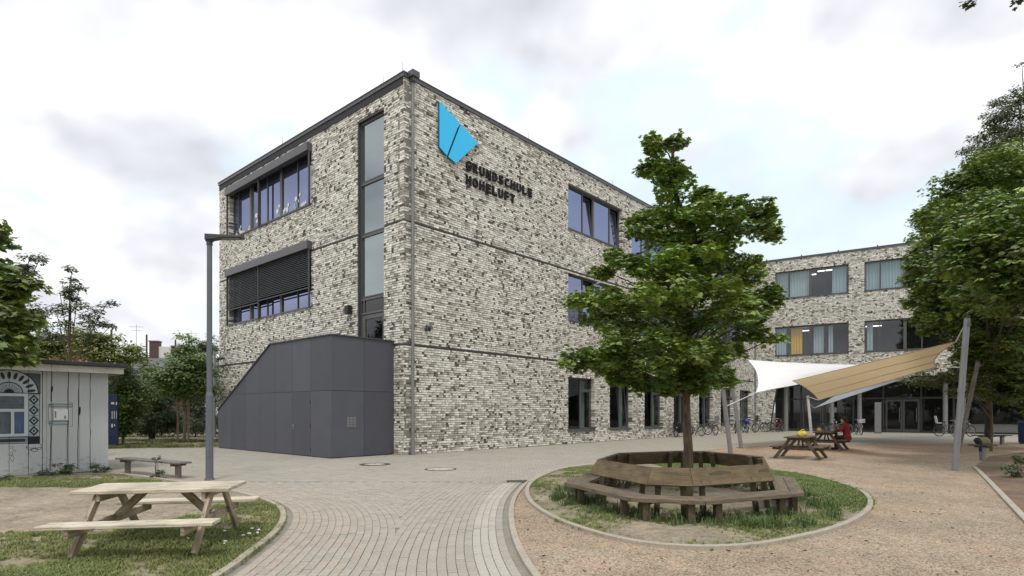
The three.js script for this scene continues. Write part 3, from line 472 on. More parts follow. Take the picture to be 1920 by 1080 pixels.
wingWin.forEach(([a, b, v0, v1], i) => {
  const up = v0 > 9, w = windowIn(wing, V(a, v0, 0), 0, b - a, v1 - v0, [[0.95, 'f'], [1.55, 'f'], [0.16, 'p'], [0.98, 'f'], [1.6, 'f']], { glass: M.wing_glass, recess: 0.12 });
  const cur = (x, wd, m = M.curtain) => { const c = part('curtain', curtainGeo(wd, v1 - v0 - 0.15, wd * 5), m, w); c.position.set(x, (v1 - v0) / 2, -0.42); };
  if (up) { cur(0.5, 0.95); cur(1.8, 1.45); if (i < 2) cur(4.6, 1.0); else { cur(3.2, 1.0); cur(4.5, 1.3); } } else if (i === 1) { cur(0.4, 0.75); cur(1.55, 0.85, M.curtain_yellow); cur(3.15, 0.7); cur(4.0, 0.3); } else cur(0.35, 0.4);
});
// lit ceiling strips in the upper rooms
{ const lit = new THREE.MeshStandardMaterial({ color: 0xffffff, emissive: new THREE.Color(1, 0.97, 0.9), emissiveIntensity: 1.5 }); lit.name = 'lit_strip';
  for (const [x, y, z] of [[3.9, 13.0, -2.2], [5.2, 13.0, -1.2], [3.6, 8.3, -1.6], [8.5, 8.3, -1.6]]) { part('ceiling_lamp', plank(1.1, 0.06, 0.22, x, y, z), lit, wing); const l = new THREE.RectAreaLight(new THREE.Color(1, 0.97, 0.9), 1.5, 1.1, 0.22); l.position.set(x, y - 0.035, z); l.rotation.x = -Math.PI / 2; l.name = 'ceiling_lamp_glow'; wing.add(l); } }
// glazed ground floor, set back under the upper storeys
{ const z = -2.4, bars = [], top = 4.24; const posts = [1.9, 3.3, 5.1, 7.1, 9.15, 11.6, 13.6, 15.8, 18.2, 20.6, 23.2];
  for (const x of posts) bars.push(span(x - 0.06, x + 0.06, 0, top, z - 0.09, z + 0.04));
  bars.push(span(0.3, WL - 0.1, 0.0, 0.1, z - 0.085, z + 0.035), span(0.3, WL - 0.1, 2.6, 2.72, z - 0.084, z + 0.034), span(0.3, WL - 0.1, top - 0.1, top - 0.003, z - 0.083, z + 0.033));
  part('glazing_frame', bars, M.dark_metal, wing);
  const xs = [0.36, ...posts, WL - 0.1]; for (let i = 0; i + 1 < xs.length; i++) for (const [y0, y1] of [[0.1, 2.6], [2.72, top - 0.1]]) { const g = new THREE.PlaneGeometry(xs[i + 1] - xs[i] - 0.12, y1 - y0), p = part('pane', g, M.clear_glass, wing); p.position.set((xs[i] + xs[i + 1]) / 2, (y0 + y1) / 2, z - 0.03); }
  const door = (x0, x1) => { const d = part('door', [span(x0, x0 + 0.12, 0.02, 2.55, z + 0.042, z + 0.1), span(x1 - 0.12, x1, 0.02, 2.55, z + 0.042, z + 0.1), span(x0 + 0.12, x1 - 0.12, 2.4, 2.55, z + 0.042, z + 0.1), span(x0 + 0.12, x1 - 0.12, 0.02, 0.25, z + 0.042, z + 0.1)], M.frame_metal, wing); part('handle', rod(V(x1 - 0.2, 0.8, z + 0.15), V(x1 - 0.2, 1.9, z + 0.15), 0.02), M.galvanised, d); };
  door(3.42, 4.98); door(9.3, 10.4); door(10.43, 11.5);
  for (const x of [2.35, 5.7, 7.6, 13.0]) part('column', rod(V(x, 0, -0.9), V(x, 4.26, -0.9), 0.16, 0.16, 20), M.zinc, wing);
  part('plinth', [span(14.2, WL - 0.1, 0.1, 0.62, z + 0.05, z + 0.12), span(14.2, WL - 0.1, 0.62, 0.68, z + 0.05, z + 0.2)], M.zinc, wing);
  part('slanted_lining', bar(V(1.19, 0, -0.2), V(1.85, 4.25, -0.2), 0.05, 0.4), M.dark_metal, wing);
  part('notice', box(0.55, 0.42, 0.01, 5.65, 1.75, z + 0.05), M.curtain, wing); }
{ const t = thing('entrance_pillar', 'pale grey flat pillar standing by the main doors behind the red-jacketed person', 'pillar', fromWing(8.85, 0, 0.9), WT); part('pillar_body', plank(0.42, 2.3, 0.16, 0, 1.15, 0), M.zinc, t); part('pillar_base', plank(0.5, 0.05, 0.24, 0, 0.026, 0), M.dark_metal, t); part('sign_plate', box(0.3, 0.3, 0.012, 0, 1.8, 0.09), M.zinc, t); }
{ const t = thing('conduit_post', 'thin grey service post beside the far end of the brick front', 'post', P(402, 760, 36.5).setY(0), 0); part('post', rod(V(0, 0, 0), V(0, 5.3, 0), 0.07), M.galvanised, t); part('post_cap', rod(V(0, 5.3, 0), V(0, 5.36, 0), 0.085), M.galvanised, t); }

// ---------------------------------------------------------------- panelled enclosure over the outside stair
{ const t = thing('stair_enclosure', 'dark grey panelled enclosure with sloping end against the brick building', 'enclosure', C, TURN), x0 = -2.65, zf = -0.6, H = 4.22, low = 1.66, gap = 0.011, q = -9.75;
  const pm = [0.9, 0.96, 1, 1.04, 1.1].map((k) => { const m = M.panel.clone(); m.color.multiplyScalar(k); m.name = 'panel_tone'; return m; }), pr = rng(44), panelM = () => pm[(pr() * 5) | 0];
  const edges = [0, 1.31, 2.6, 3.88, 5.17, 6.45, 7.75, 9.1], mid = 2.33, slope0 = 4.3, topAt = (s) => (s <= slope0 ? H : lerp(H, low, (s - slope0) / (9.1 - slope0)));
  part('carcass', (() => { const s = new THREE.Shape([V2(0.03, 0), V2(9.05, 0), V2(9.05, low - 0.05), V2(slope0, H - 0.05), V2(0.03, H - 0.05)]); const g = new THREE.ExtrudeGeometry(s, { depth: 2.59, bevelEnabled: false }); g.rotateY(Math.PI / 2); g.translate(x0 + 0.03, 0, zf - 0.0); return metric(g, 1); })(), M.black, t);
  const panel = (pts) => { const s = new THREE.Shape(pts.map(([a, b]) => V2(a, b))), g = new THREE.ExtrudeGeometry(s, { depth: 0.02, bevelEnabled: true, bevelSize: 0.003, bevelThickness: 0.003, bevelOffset: -0.003, bevelSegments: 1 }); return metric(g, 1); };
  // long side: plan s runs away from the near corner
  const long = sub('long_side', t, V(x0 + 0.03, 0, zf), -Math.PI / 2);
  const P2 = (pts) => pts.map(([s, v]) => [-s, v]).reverse();
  for (let i = 0; i + 1 < edges.length; i++) { const a = edges[i] + (i ? gap / 2 : 0), b = edges[i + 1] - gap / 2;
    if (topAt(b) > mid) part('panel', panel(P2([[a, 0.03], [b, 0.03], [b, mid - gap / 2], [a, mid - gap / 2]])), panelM(), long);
    else if (topAt(a) <= mid) part('panel', panel(P2([[a, 0.03], [b, 0.03], [b, topAt(b)], [a, topAt(a)]])), panelM(), long);
    else { const k = slope0 + (H - mid) / (H - low) * (9.1 - slope0); part('panel', panel(P2([[a, 0.03], [b, 0.03], [b, topAt(b)], [k, mid - gap / 2], [a, mid - gap / 2]])), panelM(), long); }
    if (topAt(a) > mid + 0.05) { const pts = [[a, mid + gap / 2], [b, mid + gap / 2]]; if (topAt(b) <= mid) { const k = slope0 + (H - mid) / (H - low) * (9.1 - slope0); pts[1] = [Math.min(b, k), mid + gap / 2]; } else pts.push([b, topAt(b)]); if (a < slope0 && b > slope0) pts.push([slope0, H]); pts.push([a, topAt(a)]); part('panel', panel(P2(pts)), panelM(), long); } }
  part('door_handle', [rod(V(-2.52, 1.1, 0.02), V(-2.52, 1.1, 0.07), 0.016), rod(V(-2.52, 1.1, 0.065), V(-2.38, 1.1, 0.065), 0.013), box(0.05, 0.2, 0.012, -2.52, 1.05, 0.028)], M.galvanised, long);
  for (const y of [0.25, 1.1, 1.95]) part('hinge', rod(V(-1.34, y - 0.05, 0.026), V(-1.34, y + 0.05, 0.026), 0.012), M.black, long);
  const short = sub('short_side', t, V(x0, 0, zf), 0);
  for (const [a, b] of [[0.0, 1.32], [1.33, 2.64]]) { part('panel', panel([[a, 0.03], [b, 0.03], [b, mid - gap / 2], [a, mid - gap / 2]]), panelM(), short); part('panel', panel([[a, mid + gap / 2], [b, mid + gap / 2], [b, H], [a, H]]), panelM(), short); }
  { const bars = []; for (let i = 0; i <= 6; i++) { bars.push(span(0.62 + i * 0.055, 0.645 + i * 0.055, 1.06, 1.42, 0.024, 0.034)); bars.push(span(0.618, 0.978, 1.06 + i * 0.056, 1.078 + i * 0.056, 0.0345, 0.04)); } part('vent_grille', bars, M.galvanised, short); part('vent_opening', box(0.33, 0.34, 0.006, 0.8, 1.24, 0.0255), M.black, short); }
  part('top_trim', [bar(V(x0 - 0.02, H + 0.02, zf + 0.03), V(-0.02, H + 0.02, zf + 0.03), 0.05, 0.07), bar(V(x0 + 0.0, H + 0.021, zf - 0.01), V(x0 + 0.0, H + 0.021, zf - slope0), 0.07, 0.05), bar(V(x0, H + 0.015, zf - slope0), V(x0, low + 0.02, zf - 9.1), 0.07, 0.05)], M.dark_metal, t); }

// ---------------------------------------------------------------- picnic tables
function picnicTable(name, label, pos, turn, o) {
  const t = thing(name, label, 'picnic table', pos, turn), { L, W, H, S, sh, reach, fx, top, leg } = o, n = 5, pw = W / n, R = rng(L * 100 | 0);
  for (let i = 0; i < n; i++) part('tabletop_plank', plank(L + (R() - 0.5) * 0.012, 0.042, pw - 0.014, (R() - 0.5) * 0.01, H - 0.021 + (R() - 0.5) * 0.004, -W / 2 + pw * (i + 0.5), 0, 0, 0, 0.01), top, t);
  for (const s of [-1, 1]) for (const k of [0, 1]) part('bench_plank', plank(L + 0.04 + (R() - 0.5) * 0.01, 0.042, 0.137, (R() - 0.5) * 0.01, sh - 0.021 + (R() - 0.5) * 0.003, s * (reach - 0.075 - k * 0.15), 0, 0, 0, 0.01), top, t);
  for (const x of [-fx, fx]) {
    for (const s of [-1, 1]) part('leg', bar(V(x, 0.0, s * S), V(x, H - 0.045, s * W * 0.27), 0.045, 0.1), leg, t);
    const inn = x > 0 ? -0.048 : 0.048;
    part('bench_bearer', plank(0.042, 0.095, reach * 2 - 0.04, x + inn, sh - 0.092, 0), leg, t);
    part('top_bearer', plank(0.042, 0.085, W - 0.08, x + inn, H - 0.087, 0), leg, t);
    part('brace', bar(V(x + inn * 1.9, sh - 0.06, 0), V(x + inn * 8, H - 0.06, 0), 0.09, 0.045), leg, t);
    for (const s of [-1, 1]) part('bolt', rod(V(x - inn * 0.8, sh - 0.09, s * lerp(S, W * 0.27, (sh - 0.09) / H)), V(x - inn * 0.35, sh - 0.09, s * lerp(S, W * 0.27, (sh - 0.09) / H)), 0.012, 0.012, 8), M.zinc, t);
  }
  return t;
}
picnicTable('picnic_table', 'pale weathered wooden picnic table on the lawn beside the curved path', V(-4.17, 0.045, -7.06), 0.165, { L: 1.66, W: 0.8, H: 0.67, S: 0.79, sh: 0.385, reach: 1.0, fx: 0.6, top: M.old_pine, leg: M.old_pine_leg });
const tableB = picnicTable('picnic_table', 'brown picnic table with a yellow bag on top, on gravel near the sail', V(9.95, 0, -20.3), Math.atan2(0.8, 0.6), { L: 1.75, W: 0.74, H: 0.76, S: 0.72, sh: 0.44, reach: 0.82, fx: 0.55, top: M.brown_wood, leg: M.brown_wood });
const tableC = copyOf(tableB, 'dark picnic table where the person in a red jacket sits', V(13.35, 0, -25.0), Math.atan2(0.78, 0.62));
const onTable = (t, x, y, z) => V(x, y, z).applyAxisAngle(V(0, 1, 0), t.rotation.y).add(t.position);
function softBag(name, label, cat, pos, turn, s, m) {
  const t = thing(name, label, cat, pos, turn); const g = new THREE.SphereGeometry(1, 20, 14), p = g.attributes.position;
  for (let i = 0; i < p.count; i++) { const x = p.getX(i), y = p.getY(i), z = p.getZ(i), k = 1 + 0.22 * IN.noise(x * 2.2 + s[0] * 9, y * 2.2, z * 2.2); p.setXYZ(i, x * s[0] * k, (Math.max(y, -0.55) + 0.55) / 1.55 * 2 * s[1] * k, z * s[2] * k); } g.computeVertexNormals(); part('bag_body', g, m, t); return t; }
{ const t = softBag('yellow_bag', 'crumpled yellow bag lying on the nearer brown picnic table', 'bag', onTable(tableB, -0.05, 0.762, 0.05), 0.4, [0.2, 0.09, 0.13], M.yellow_cloth); part('bag_strap', tube([V(-0.12, 0.14, 0), V(-0.05, 0.2, 0.02), V(0.07, 0.22, 0), V(0.15, 0.1, 0.02)], 0.018, 20, 6), M.yellow_cloth, t);
  const u = softBag('lunch_pouch', 'small dull yellow pouch on the table of the person in red', 'pouch', onTable(tableC, -0.3, 0.762, -0.22), 1.0, [0.11, 0.08, 0.09], M.yellow_cloth); part('pouch_flap', box(0.14, 0.015, 0.1, 0, 0.155, 0), M.yellow_cloth, u);
  const v = thing('drinking_bottle', 'small slim bottle standing on the table of the person in red', 'bottle', onTable(tableC, 0.25, 0.762, -0.05)); part('bottle_body', new THREE.LatheGeometry([V2(0, 0), V2(0.036, 0), V2(0.036, 0.15), V2(0.015, 0.19), V2(0.015, 0.21)], 14), M.zinc, v); part('cap', rod(V(0, 0.21, 0), V(0, 0.235, 0), 0.018), M.black, v); }

// ---------------------------------------------------------------- eight-sided bench round the tree
{ const t = thing('tree_bench', 'large octagonal dark wooden bench with backrests around the young tree', 'bench', V(3.05, 0.03, -10.5));
  const half = [[-2.15, -0.35], [-1.38, -2.2], [-0.42, -2.5], [1.34, -1.66]], ring = [...half, ...half.map(([x, d]) => [-x, -d])];          // [x, d] round the centre, d away from the viewer
  const off = (w) => ring.map((_, i) => { const ln = (a, b) => { const L = Math.hypot(b[0] - a[0], b[1] - a[1]), n = [-(b[1] - a[1]) / L, (b[0] - a[0]) / L]; const s = Math.sign(n[0] * -(a[0] + b[0]) + n[1] * -(a[1] + b[1])); return [[a[0] + n[0] * s * w, a[1] + n[1] * s * w], [b[0] - a[0], b[1] - a[1]]]; };
    const A = ln(ring[(i + 7) % 8], ring[i]), B = ln(ring[i], ring[(i + 1) % 8]), D = A[1][0] * B[1][1] - A[1][1] * B[1][0], k = ((B[0][0] - A[0][0]) * B[1][1] - (B[0][1] - A[0][1]) * B[1][0]) / D; return [A[0][0] + A[1][0] * k, A[0][1] + A[1][1] * k]; });
  // a board between two ring heights: eight corners, its joints mitred
  const board = (a, b, wOut, wIn, yOut, yIn, th, sh) => { // sloping board from (offset wOut, height yOut) to (wIn, yIn)
    const i = a, o = off(wOut), n = off(wIn), j = (i + 1) % 8; const mk = (r, k, y) => V(r[k][0], y, -r[k][1]);
    const c = [mk(o, i, yOut), mk(o, j, yOut), mk(n, j, yIn), mk(n, i, yIn)], mid = c[0].clone().add(c[1]).add(c[2]).add(c[3]).multiplyScalar(0.25), along = c[1].clone().sub(c[0]).normalize();
    const nor = along.clone().cross(c[3].clone().sub(c[0])).normalize(); if (nor.y < 0) nor.negate();
    const g0 = 0.006 / c[0].distanceTo(c[1]); for (const [p, q] of [[0, 1], [3, 2]]) { const A = c[p].clone(), B = c[q].clone(); c[p].lerp(B, g0); c[q].lerp(A, g0); }
    const lo = c.map((p) => p.clone().addScaledVector(nor, -th)), hi = c, e = 0.008, hiIn = hi.map((p) => p.clone().lerp(mid, e * 2)).map((p) => p.addScaledVector(nor, 0.004));
    const tri = [], quad = (p, q, r, s) => tri.push(p, q, r, p, r, s); const flip = along.clone().cross(c[3].clone().sub(c[0])).y < 0;
    quad(hiIn[0], hiIn[1], hiIn[2], hiIn[3]); quad(lo[3], lo[2], lo[1], lo[0]); for (let k = 0; k < 4; k++) { const m = (k + 1) % 4; quad(hi[k], hi[m], hiIn[m], hiIn[k]); quad(lo[k], lo[m], hi[m], hi[k]); }
    const pos = new Float32Array(tri.length * 3), uv = new Float32Array(tri.length * 2); tri.forEach((p, k) => { p.toArray(pos, k * 3); const d = p.clone().sub(mid), ac = c[3].clone().sub(c[0]).addScaledVector(along, -along.dot(c[3].clone().sub(c[0]))).normalize(); uv[2 * k] = d.dot(along) + a * 0.73; uv[2 * k + 1] = d.dot(ac) + d.dot(nor) + a * 0.31 + b; });
    if (flip) for (let k = 0; k < tri.length; k += 3) for (let q = 0; q < 3; q++) { const s = pos[(k + 1) * 3 + q]; pos[(k + 1) * 3 + q] = pos[(k + 2) * 3 + q]; pos[(k + 2) * 3 + q] = s; }
    const g = new THREE.BufferGeometry(); g.setAttribute('position', new THREE.BufferAttribute(pos, 3)); g.setAttribute('uv', new THREE.BufferAttribute(uv, 2)); g.computeVertexNormals(); return g; };
  for (let i = 0; i < 8; i++) {
    part('seat_board', board(i, 0.1, 0, 0.19, 0.35, 0.352, 0.05), M.dark_wood_seat, t); part('seat_board', board(i, 0.5, 0.197, 0.39, 0.352, 0.354, 0.05), M.dark_wood_seat, t);
    part('backrest_board', board(i, 0.9, 0.4, 0.53, 0.5, 0.75, 0.035), M.dark_wood, t);
    const o1 = off(0.13), o2 = off(0.47), o3 = off(0.6), o4 = off(0.44), j = (i + 1) % 8, at = (r, k, y) => V(lerp(r[i][0], r[j][0], k), y, -lerp(r[i][1], r[j][1], k));
    for (const k of [0.16, 0.84]) {
      part('leg', bar(at(o1, k, -0.15), at(o1, k, 0.3), 0.1, 0.12, 0.012), M.post_wood, t);
      part('backrest_post', bar(at(o2, k, -0.15), at(o3, k, 0.73), 0.075, 0.075, 0.01), M.post_wood, t);
      part('seat_bearer', bar(at(o1, k, 0.27), at(o4, k, 0.27), 0.06, 0.05), M.post_wood, t);
    }
  } }

// ---------------------------------------------------------------- small bench by the hut, single-post benches by the right-hand tree
{ const a = V(-10.05, 0, -15.4), b = V(-8.05, 0, -14.2), mid = a.clone().add(b).multiplyScalar(0.5), turn = Math.atan2(-(b.z - a.z), b.x - a.x), L = a.distanceTo(b), t = thing('backless_bench', 'low backless plank bench at the paving edge beside the blue-grey hut', 'bench', mid, turn);
  for (let k = -1; k <= 1; k++) part('seat_plank', plank(L + 0.55, 0.045, 0.12, k * 0.02, 0.375, k * 0.128), M.grey_wood, t);
  for (const x of [-L / 2, L / 2]) { part('leg', plank(0.12, 0.36, 0.1, x, 0.14, 0), M.grey_wood, t); part('seat_bearer', plank(0.07, 0.06, 0.36, x, 0.322, 0), M.brown_wood, t); } }
function postBench(label, pos, turn, L, H) { const t = thing('post_bench', label, 'bench', pos, turn); for (let k = -1; k <= 1; k++) part('seat_plank', plank(L, 0.045, 0.125, 0, H - 0.02, k * 0.135), M.brown_wood, t); part('seat_frame', [box(L * 0.8, 0.04, 0.05, 0, H - 0.065, 0), box(0.06, 0.041, 0.36, 0, H - 0.066, 0)], M.dark_metal, t); for (const x of L > 1 ? [-L * 0.3, L * 0.3] : [0]) part('post', plank(0.13, H - 0.06, 0.13, x, (H - 0.06) / 2 - 0.02, 0), M.zinc, t); return t; }
const seatNear = postBench('short bench on one square post with a khaki jacket lying on it', V(15.5, 0, -19.4), 0.15, 0.72, 0.52);
postBench('longer dark bench in front of the right-hand tree trunk', V(23.3, 0, -28.6), 0.05, 1.75, 0.47);
std('khaki', 0.2, 0.2, 0.11, 0.95); std('red_cloth', 0.2, 0.012, 0.016, 0.85); std('dark_cloth', 0.022, 0.022, 0.028, 0.9); std('skin', 0.48, 0.3, 0.21, 0.6); std('hair', 0.012, 0.01, 0.009, 0.6);
{ const t = softBag('khaki_jacket', 'khaki jacket heaped on the short single-post bench', 'jacket', onTable(seatNear, 0.02, 0.525, 0), 0.2, [0.27, 0.12, 0.15], M.khaki); part('sleeve', tube([V(-0.2, 0.1, 0.1), V(-0.28, 0.05, 0.15), V(-0.31, -0.1, 0.17), V(-0.3, -0.22, 0.17)], 0.045, 16, 8), M.dark_cloth, t); part('hood', put(new THREE.SphereGeometry(0.1, 14, 10), -0.25, 0.13, 0.02), M.dark_cloth, t); }

// ---------------------------------------------------------------- lamp post
{ const t = thing('street_lamp', 'tall grey lamp post with one short arm in front of the building', 'street lamp', V(-7.09, 0, -13.8));
  part('pole', [rod(V(0, 0, 0), V(0, 2.0, 0), 0.085, 0.082, 20), rod(V(0, 2.0, 0), V(0, 5.6, 0), 0.062, 0.058, 20), rod(V(0, 1.97, 0), V(0, 2.06, 0), 0.086, 0.062, 20)], M.lamp_grey, t);
  part('arm', [plank(0.17, 0.11, 0.12, 0.0, 5.63, 0, 0, 0, 0, 0.03), rod(V(0, 5.5, 0), V(0, 5.62, 0), 0.07, 0.066)], M.dark_metal, t);
  { const s = new THREE.Shape([V2(-0.08, 0.08), V2(0.14, 0.07), V2(0.76, 0.03), V2(0.76, 0.008), V2(0.24, 0.005), V2(0.05, -0.03), V2(-0.08, -0.03)]), g = new THREE.ExtrudeGeometry(s, { depth: 0.18, bevelEnabled: true, bevelSize: 0.012, bevelThickness: 0.012, bevelSegments: 2 }); g.translate(0.02, 5.66, -0.09); part('lamp_head', metric(g, 0), M.dark_metal, t); part('lens', box(0.4, 0.012, 0.15, 0.52, 5.645, 0), M.zinc, t); }
  part('service_door', box(0.09, 0.4, 0.012, 0, 0.75, 0.084), M.lamp_grey, t); part('base_collar', rod(V(0, 0, 0), V(0, 0.05, 0), 0.11, 0.1, 20), M.lamp_grey, t); }

// ---------------------------------------------------------------- timber hut with a painted window
{ const H0 = V(-10.9, 0, -15.9), HH = 2.72, t = thing('timber_hut', 'pale grey-blue timber hut painted with a black-line arched window', 'hut', H0, TURN);
  const PW = 3.2, cv = document.createElement('canvas'); cv.width = 1408; cv.height = 1188; const g = cv.getContext('2d'), S = 440, X = (x) => (x + PW) * S, Y = (y) => (2.7 - y) * S, R = rng(5);
  g.fillStyle = '#c9cccb'; g.fillRect(0, 0, 1408, 1188);
  for (let i = 0; i < 2600; i++) { g.strokeStyle = `rgba(${R() < 0.6 ? '70,82,88' : '215,224,228'},${0.05 + R() * 0.09})`; g.lineWidth = 0.7 + R() * 1.6; const x = R() * 1408, y = R() * 1188, l = 20 + R() * 130; g.beginPath(); g.moveTo(x, y); g.bezierCurveTo(x + (R() - 0.5) * 9, y + l * 0.3, x + (R() - 0.5) * 9, y + l * 0.6, x + (R() - 0.5) * 5, y + l); g.stroke(); }
  for (let i = 0; i < 160; i++) { const y = 1188 - R() * R() * 220; g.fillStyle = `rgba(88,92,70,${0.05 + R() * 0.13})`; g.beginPath(); g.ellipse(R() * 1408, y, 6 + R() * 30, 3 + R() * 14, 0, 0, 7); g.fill(); }
  g.strokeStyle = '#16181c'; g.lineCap = 'round'; const line = (w, ...p) => { g.lineWidth = w; g.beginPath(); g.moveTo(X(p[0][0]), Y(p[0][1])); for (const q of p.slice(1)) g.lineTo(X(q[0]), Y(q[1])); g.stroke(); };
  const rect = (x0, x1, y0, y1, f, w = 4) => { if (f) { g.fillStyle = f; g.fillRect(X(x0), Y(y1), (x1 - x0) * S, (y1 - y0) * S); } if (w) { g.lineWidth = w; g.strokeRect(X(x0), Y(y1), (x1 - x0) * S, (y1 - y0) * S); } };
  const ax = -2.06, ay = 2.06; // arch
  rect(ax + 0.2, -1.46, ay, 2.55, '#5c666c', 5); g.fillStyle = '#c4cdd2'; g.lineWidth = 9; g.beginPath(); g.arc(X(ax), Y(ay), 0.56 * S, Math.PI, 0); g.closePath(); g.fill(); g.stroke();
  for (let k = 0; k < 11; k++) { const a = Math.PI * (k + 0.5) / 11; g.save(); g.translate(X(ax + Math.cos(a) * 0.43), Y(ay + Math.sin(a) * 0.43)); g.rotate(-a); g.fillStyle = '#3b4248'; g.beginPath(); g.ellipse(0, 0, 36, 14, 0, 0, 7); g.fill(); g.lineWidth = 3; g.stroke(); g.restore(); }
  g.fillStyle = '#aab6be'; g.lineWidth = 9; g.beginPath(); g.arc(X(ax), Y(ay), 0.26 * S, Math.PI, 0); g.closePath(); g.fill(); g.stroke(); g.fillStyle = '#2b3036'; g.beginPath(); g.arc(X(ax), Y(ay), 0.1 * S, Math.PI, 0); g.fill(); for (let k = 0; k < 9; k++) { const a = Math.PI * (k + 0.5) / 9; line(3, [ax + Math.cos(a) * 0.1, ay + Math.sin(a) * 0.1], [ax + Math.cos(a) * 0.2, ay + Math.sin(a) * 0.2]); }
  rect(-1.7, -1.47, 0.98, 2.05, '#aeb9bf', 5); // ornamented post beside the window
  for (let k = 0; k < 4; k++) { const y = 1.12 + k * 0.26, d = (r, f) => { g.fillStyle = f; g.beginPath(); g.moveTo(X(-1.585), Y(y + r)); g.lineTo(X(-1.585 + r * 0.8), Y(y)); g.lineTo(X(-1.585), Y(y - r)); g.lineTo(X(-1.585 - r * 0.8), Y(y)); g.closePath(); g.fill(); g.lineWidth = 3.5; g.stroke(); }; d(0.12, '#353b42'); d(0.075, '#cfd7da'); d(0.035, '#353b42'); line(3, [-1.7, y + 0.13], [-1.47, y + 0.13]); }
  rect(-1.7, -1.47, 0.8, 0.98, '#23272c', 5); rect(-2.6, -1.7, 0.82, 0.98, '#9aa6ad', 5); rect(-2.6, -1.76, 0.86, 0.93, '#3c434a', 3); for (let k = 0; k < 30; k++) line(2, [-2.6 + k * 0.03, 0.87], [-2.585 + k * 0.03, 0.92]);
  g.lineWidth = 5; g.beginPath(); for (let k = 0; k < 3; k++) g.arc(X(-1.66 + k * 0.085), Y(0.72 - (k === 1 ? 0.05 : 0)), 0.07 * S, 0.1, Math.PI - 0.1); g.stroke(); line(5, [-1.74, 0.72], [-1.68, 0.8]); line(5, [-1.42, 0.72], [-1.47, 0.8]);
  for (let k = 0; k < 3; k++) { g.lineWidth = 3; g.beginPath(); g.ellipse(X(-2.02 + (k % 2) * 0.06), Y(0.73 - k * 0.08), 18, 10, k, 0, 7); g.stroke(); } line(3, [-2.0, 0.55], [-1.96, 0.47], [-2.0, 0.38], [-2.04, 0.47], [-2.0, 0.55]);
  for (const [x, w] of [[-1.417, 5], [-1.33, 2], [-1.227, 8], [-0.883, 6], [-0.656, 6], [-0.411, 6], [-1.69, 4]]) { let p = [[x + (R() - 0.5) * 0.02, 2.7]]; for (let y = 2.5; y > 0; y -= 0.16) p.push([x + (2.7 - y) * (x > -1.3 && x < -0.5 ? -0.012 : 0) + (R() - 0.5) * 0.014, y]); if (x < -1.6) p = p.filter((q) => q[1] < 0.8); line(w, ...p); }
  for (const [x, y, h] of [[-1.222, 2.18, 0.16], [-0.64, 1.62, 0.24]]) { g.fillStyle = '#1a1c20'; g.beginPath(); g.ellipse(X(x), Y(y), 9, h * S * 0.5, 0.05, 0, 7); g.fill(); }
  g.fillStyle = '#c9cccb'; g.fillRect(X(-1.28), Y(1.86), 0.5 * S, 0.62 * S); g.fillStyle = '#9fabb1'; rect(-1.27, -0.8, 1.72, 1.8, '#a8b4ba', 5); rect(-1.27, -0.88, 1.26, 1.36, '#a8b4ba', 5); rect(-1.3, -1.2, 1.3, 1.78, null, 4); rect(-0.9, -0.8, 1.22, 1.84, null, 3);
  const ct = new THREE.CanvasTexture(cv); ct.colorSpace = THREE.SRGBColorSpace; ct.magFilter = THREE.LinearFilter; ct.anisotropy = 8;
  const painted = new THREE.MeshStandardMaterial({ map: ct, roughness: 0.85 }); painted.name = 'painted_boards'; painted.color.setRGB(0.82, 0.82, 0.82);
  std('hut_board', 0.4, 0.44, 0.45, 0.85, { map: woodTex });
  const edges = [0, -0.411, -0.656, -0.883, -1.227, -1.417, -1.69, -2.06, -2.35, -2.7, -3.0, -3.2];
  for (let i = 0; i + 1 < edges.length; i++) { const b = edges[i] - 0.004, a = edges[i + 1] + 0.004, bg = new RoundedBoxGeometry(b - a, HH, 0.03, 1, 0.005); bg.translate((a + b) / 2, HH / 2 + 0.02, -0.012 + (i % 3) * 0.004); const p = bg.attributes.position, uv = new Float32Array(p.count * 2); for (let k = 0; k < p.count; k++) { uv[2 * k] = (p.getX(k) + PW) / PW; uv[2 * k + 1] = p.getY(k) / 2.7; } bg.setAttribute('uv', new THREE.BufferAttribute(uv, 2)); part('wall_board', bg, painted, t); }
  part('hut_walls', [span(-3.22, -0.03, 0, HH, -0.1, -0.04), span(-0.08, -0.005, 0, HH, -3, -0.101), span(-3.22, -3.14, 0, HH, -3, -0.101), span(-3.14, -0.08, 0, HH, -3.0, -2.92)], M.hut_board, t);
  // real window let into the painting: white frame and blue shutter panes
  const w = sub('window', t, V(0, 0, 0)); std('frame_pale', 0.5, 0.56, 0.58, 0.7); std('blue_pane', 0.07, 0.13, 0.26, 0.4, { map: woodTex }); std('slate_pane', 0.1, 0.13, 0.17, 0.4, { map: woodTex });
  part('frame', [span(-2.75, -1.7, 1.0, 1.06, 0.01, 0.05), span(-2.75, -1.7, 1.98, 2.05, 0.01, 0.05), span(-1.78, -1.7, 1.06, 1.98, 0.01, 0.05), span(-2.75, -2.68, 1.06, 1.98, 0.01, 0.05), span(-2.68, -1.78, 1.6, 1.67, 0.01, 0.045), span(-2.03, -1.97, 1.06, 1.6, 0.01, 0.045), span(-2.4, -2.34, 1.06, 1.6, 0.01, 0.045)], M.frame_pale, w);
  part('pane', span(-1.97, -1.78, 1.06, 1.6, 0.006, 0.02), M.blue_pane, w); part('pane', span(-2.34, -2.03, 1.06, 1.6, 0.006, 0.02), M.slate_pane, w); part('pane', span(-2.68, -2.4, 1.06, 1.6, 0.006, 0.02), M.slate_pane, w); part('pane', span(-2.68, -1.78, 1.67, 1.98, 0.006, 0.02), M.slate_pane, w);
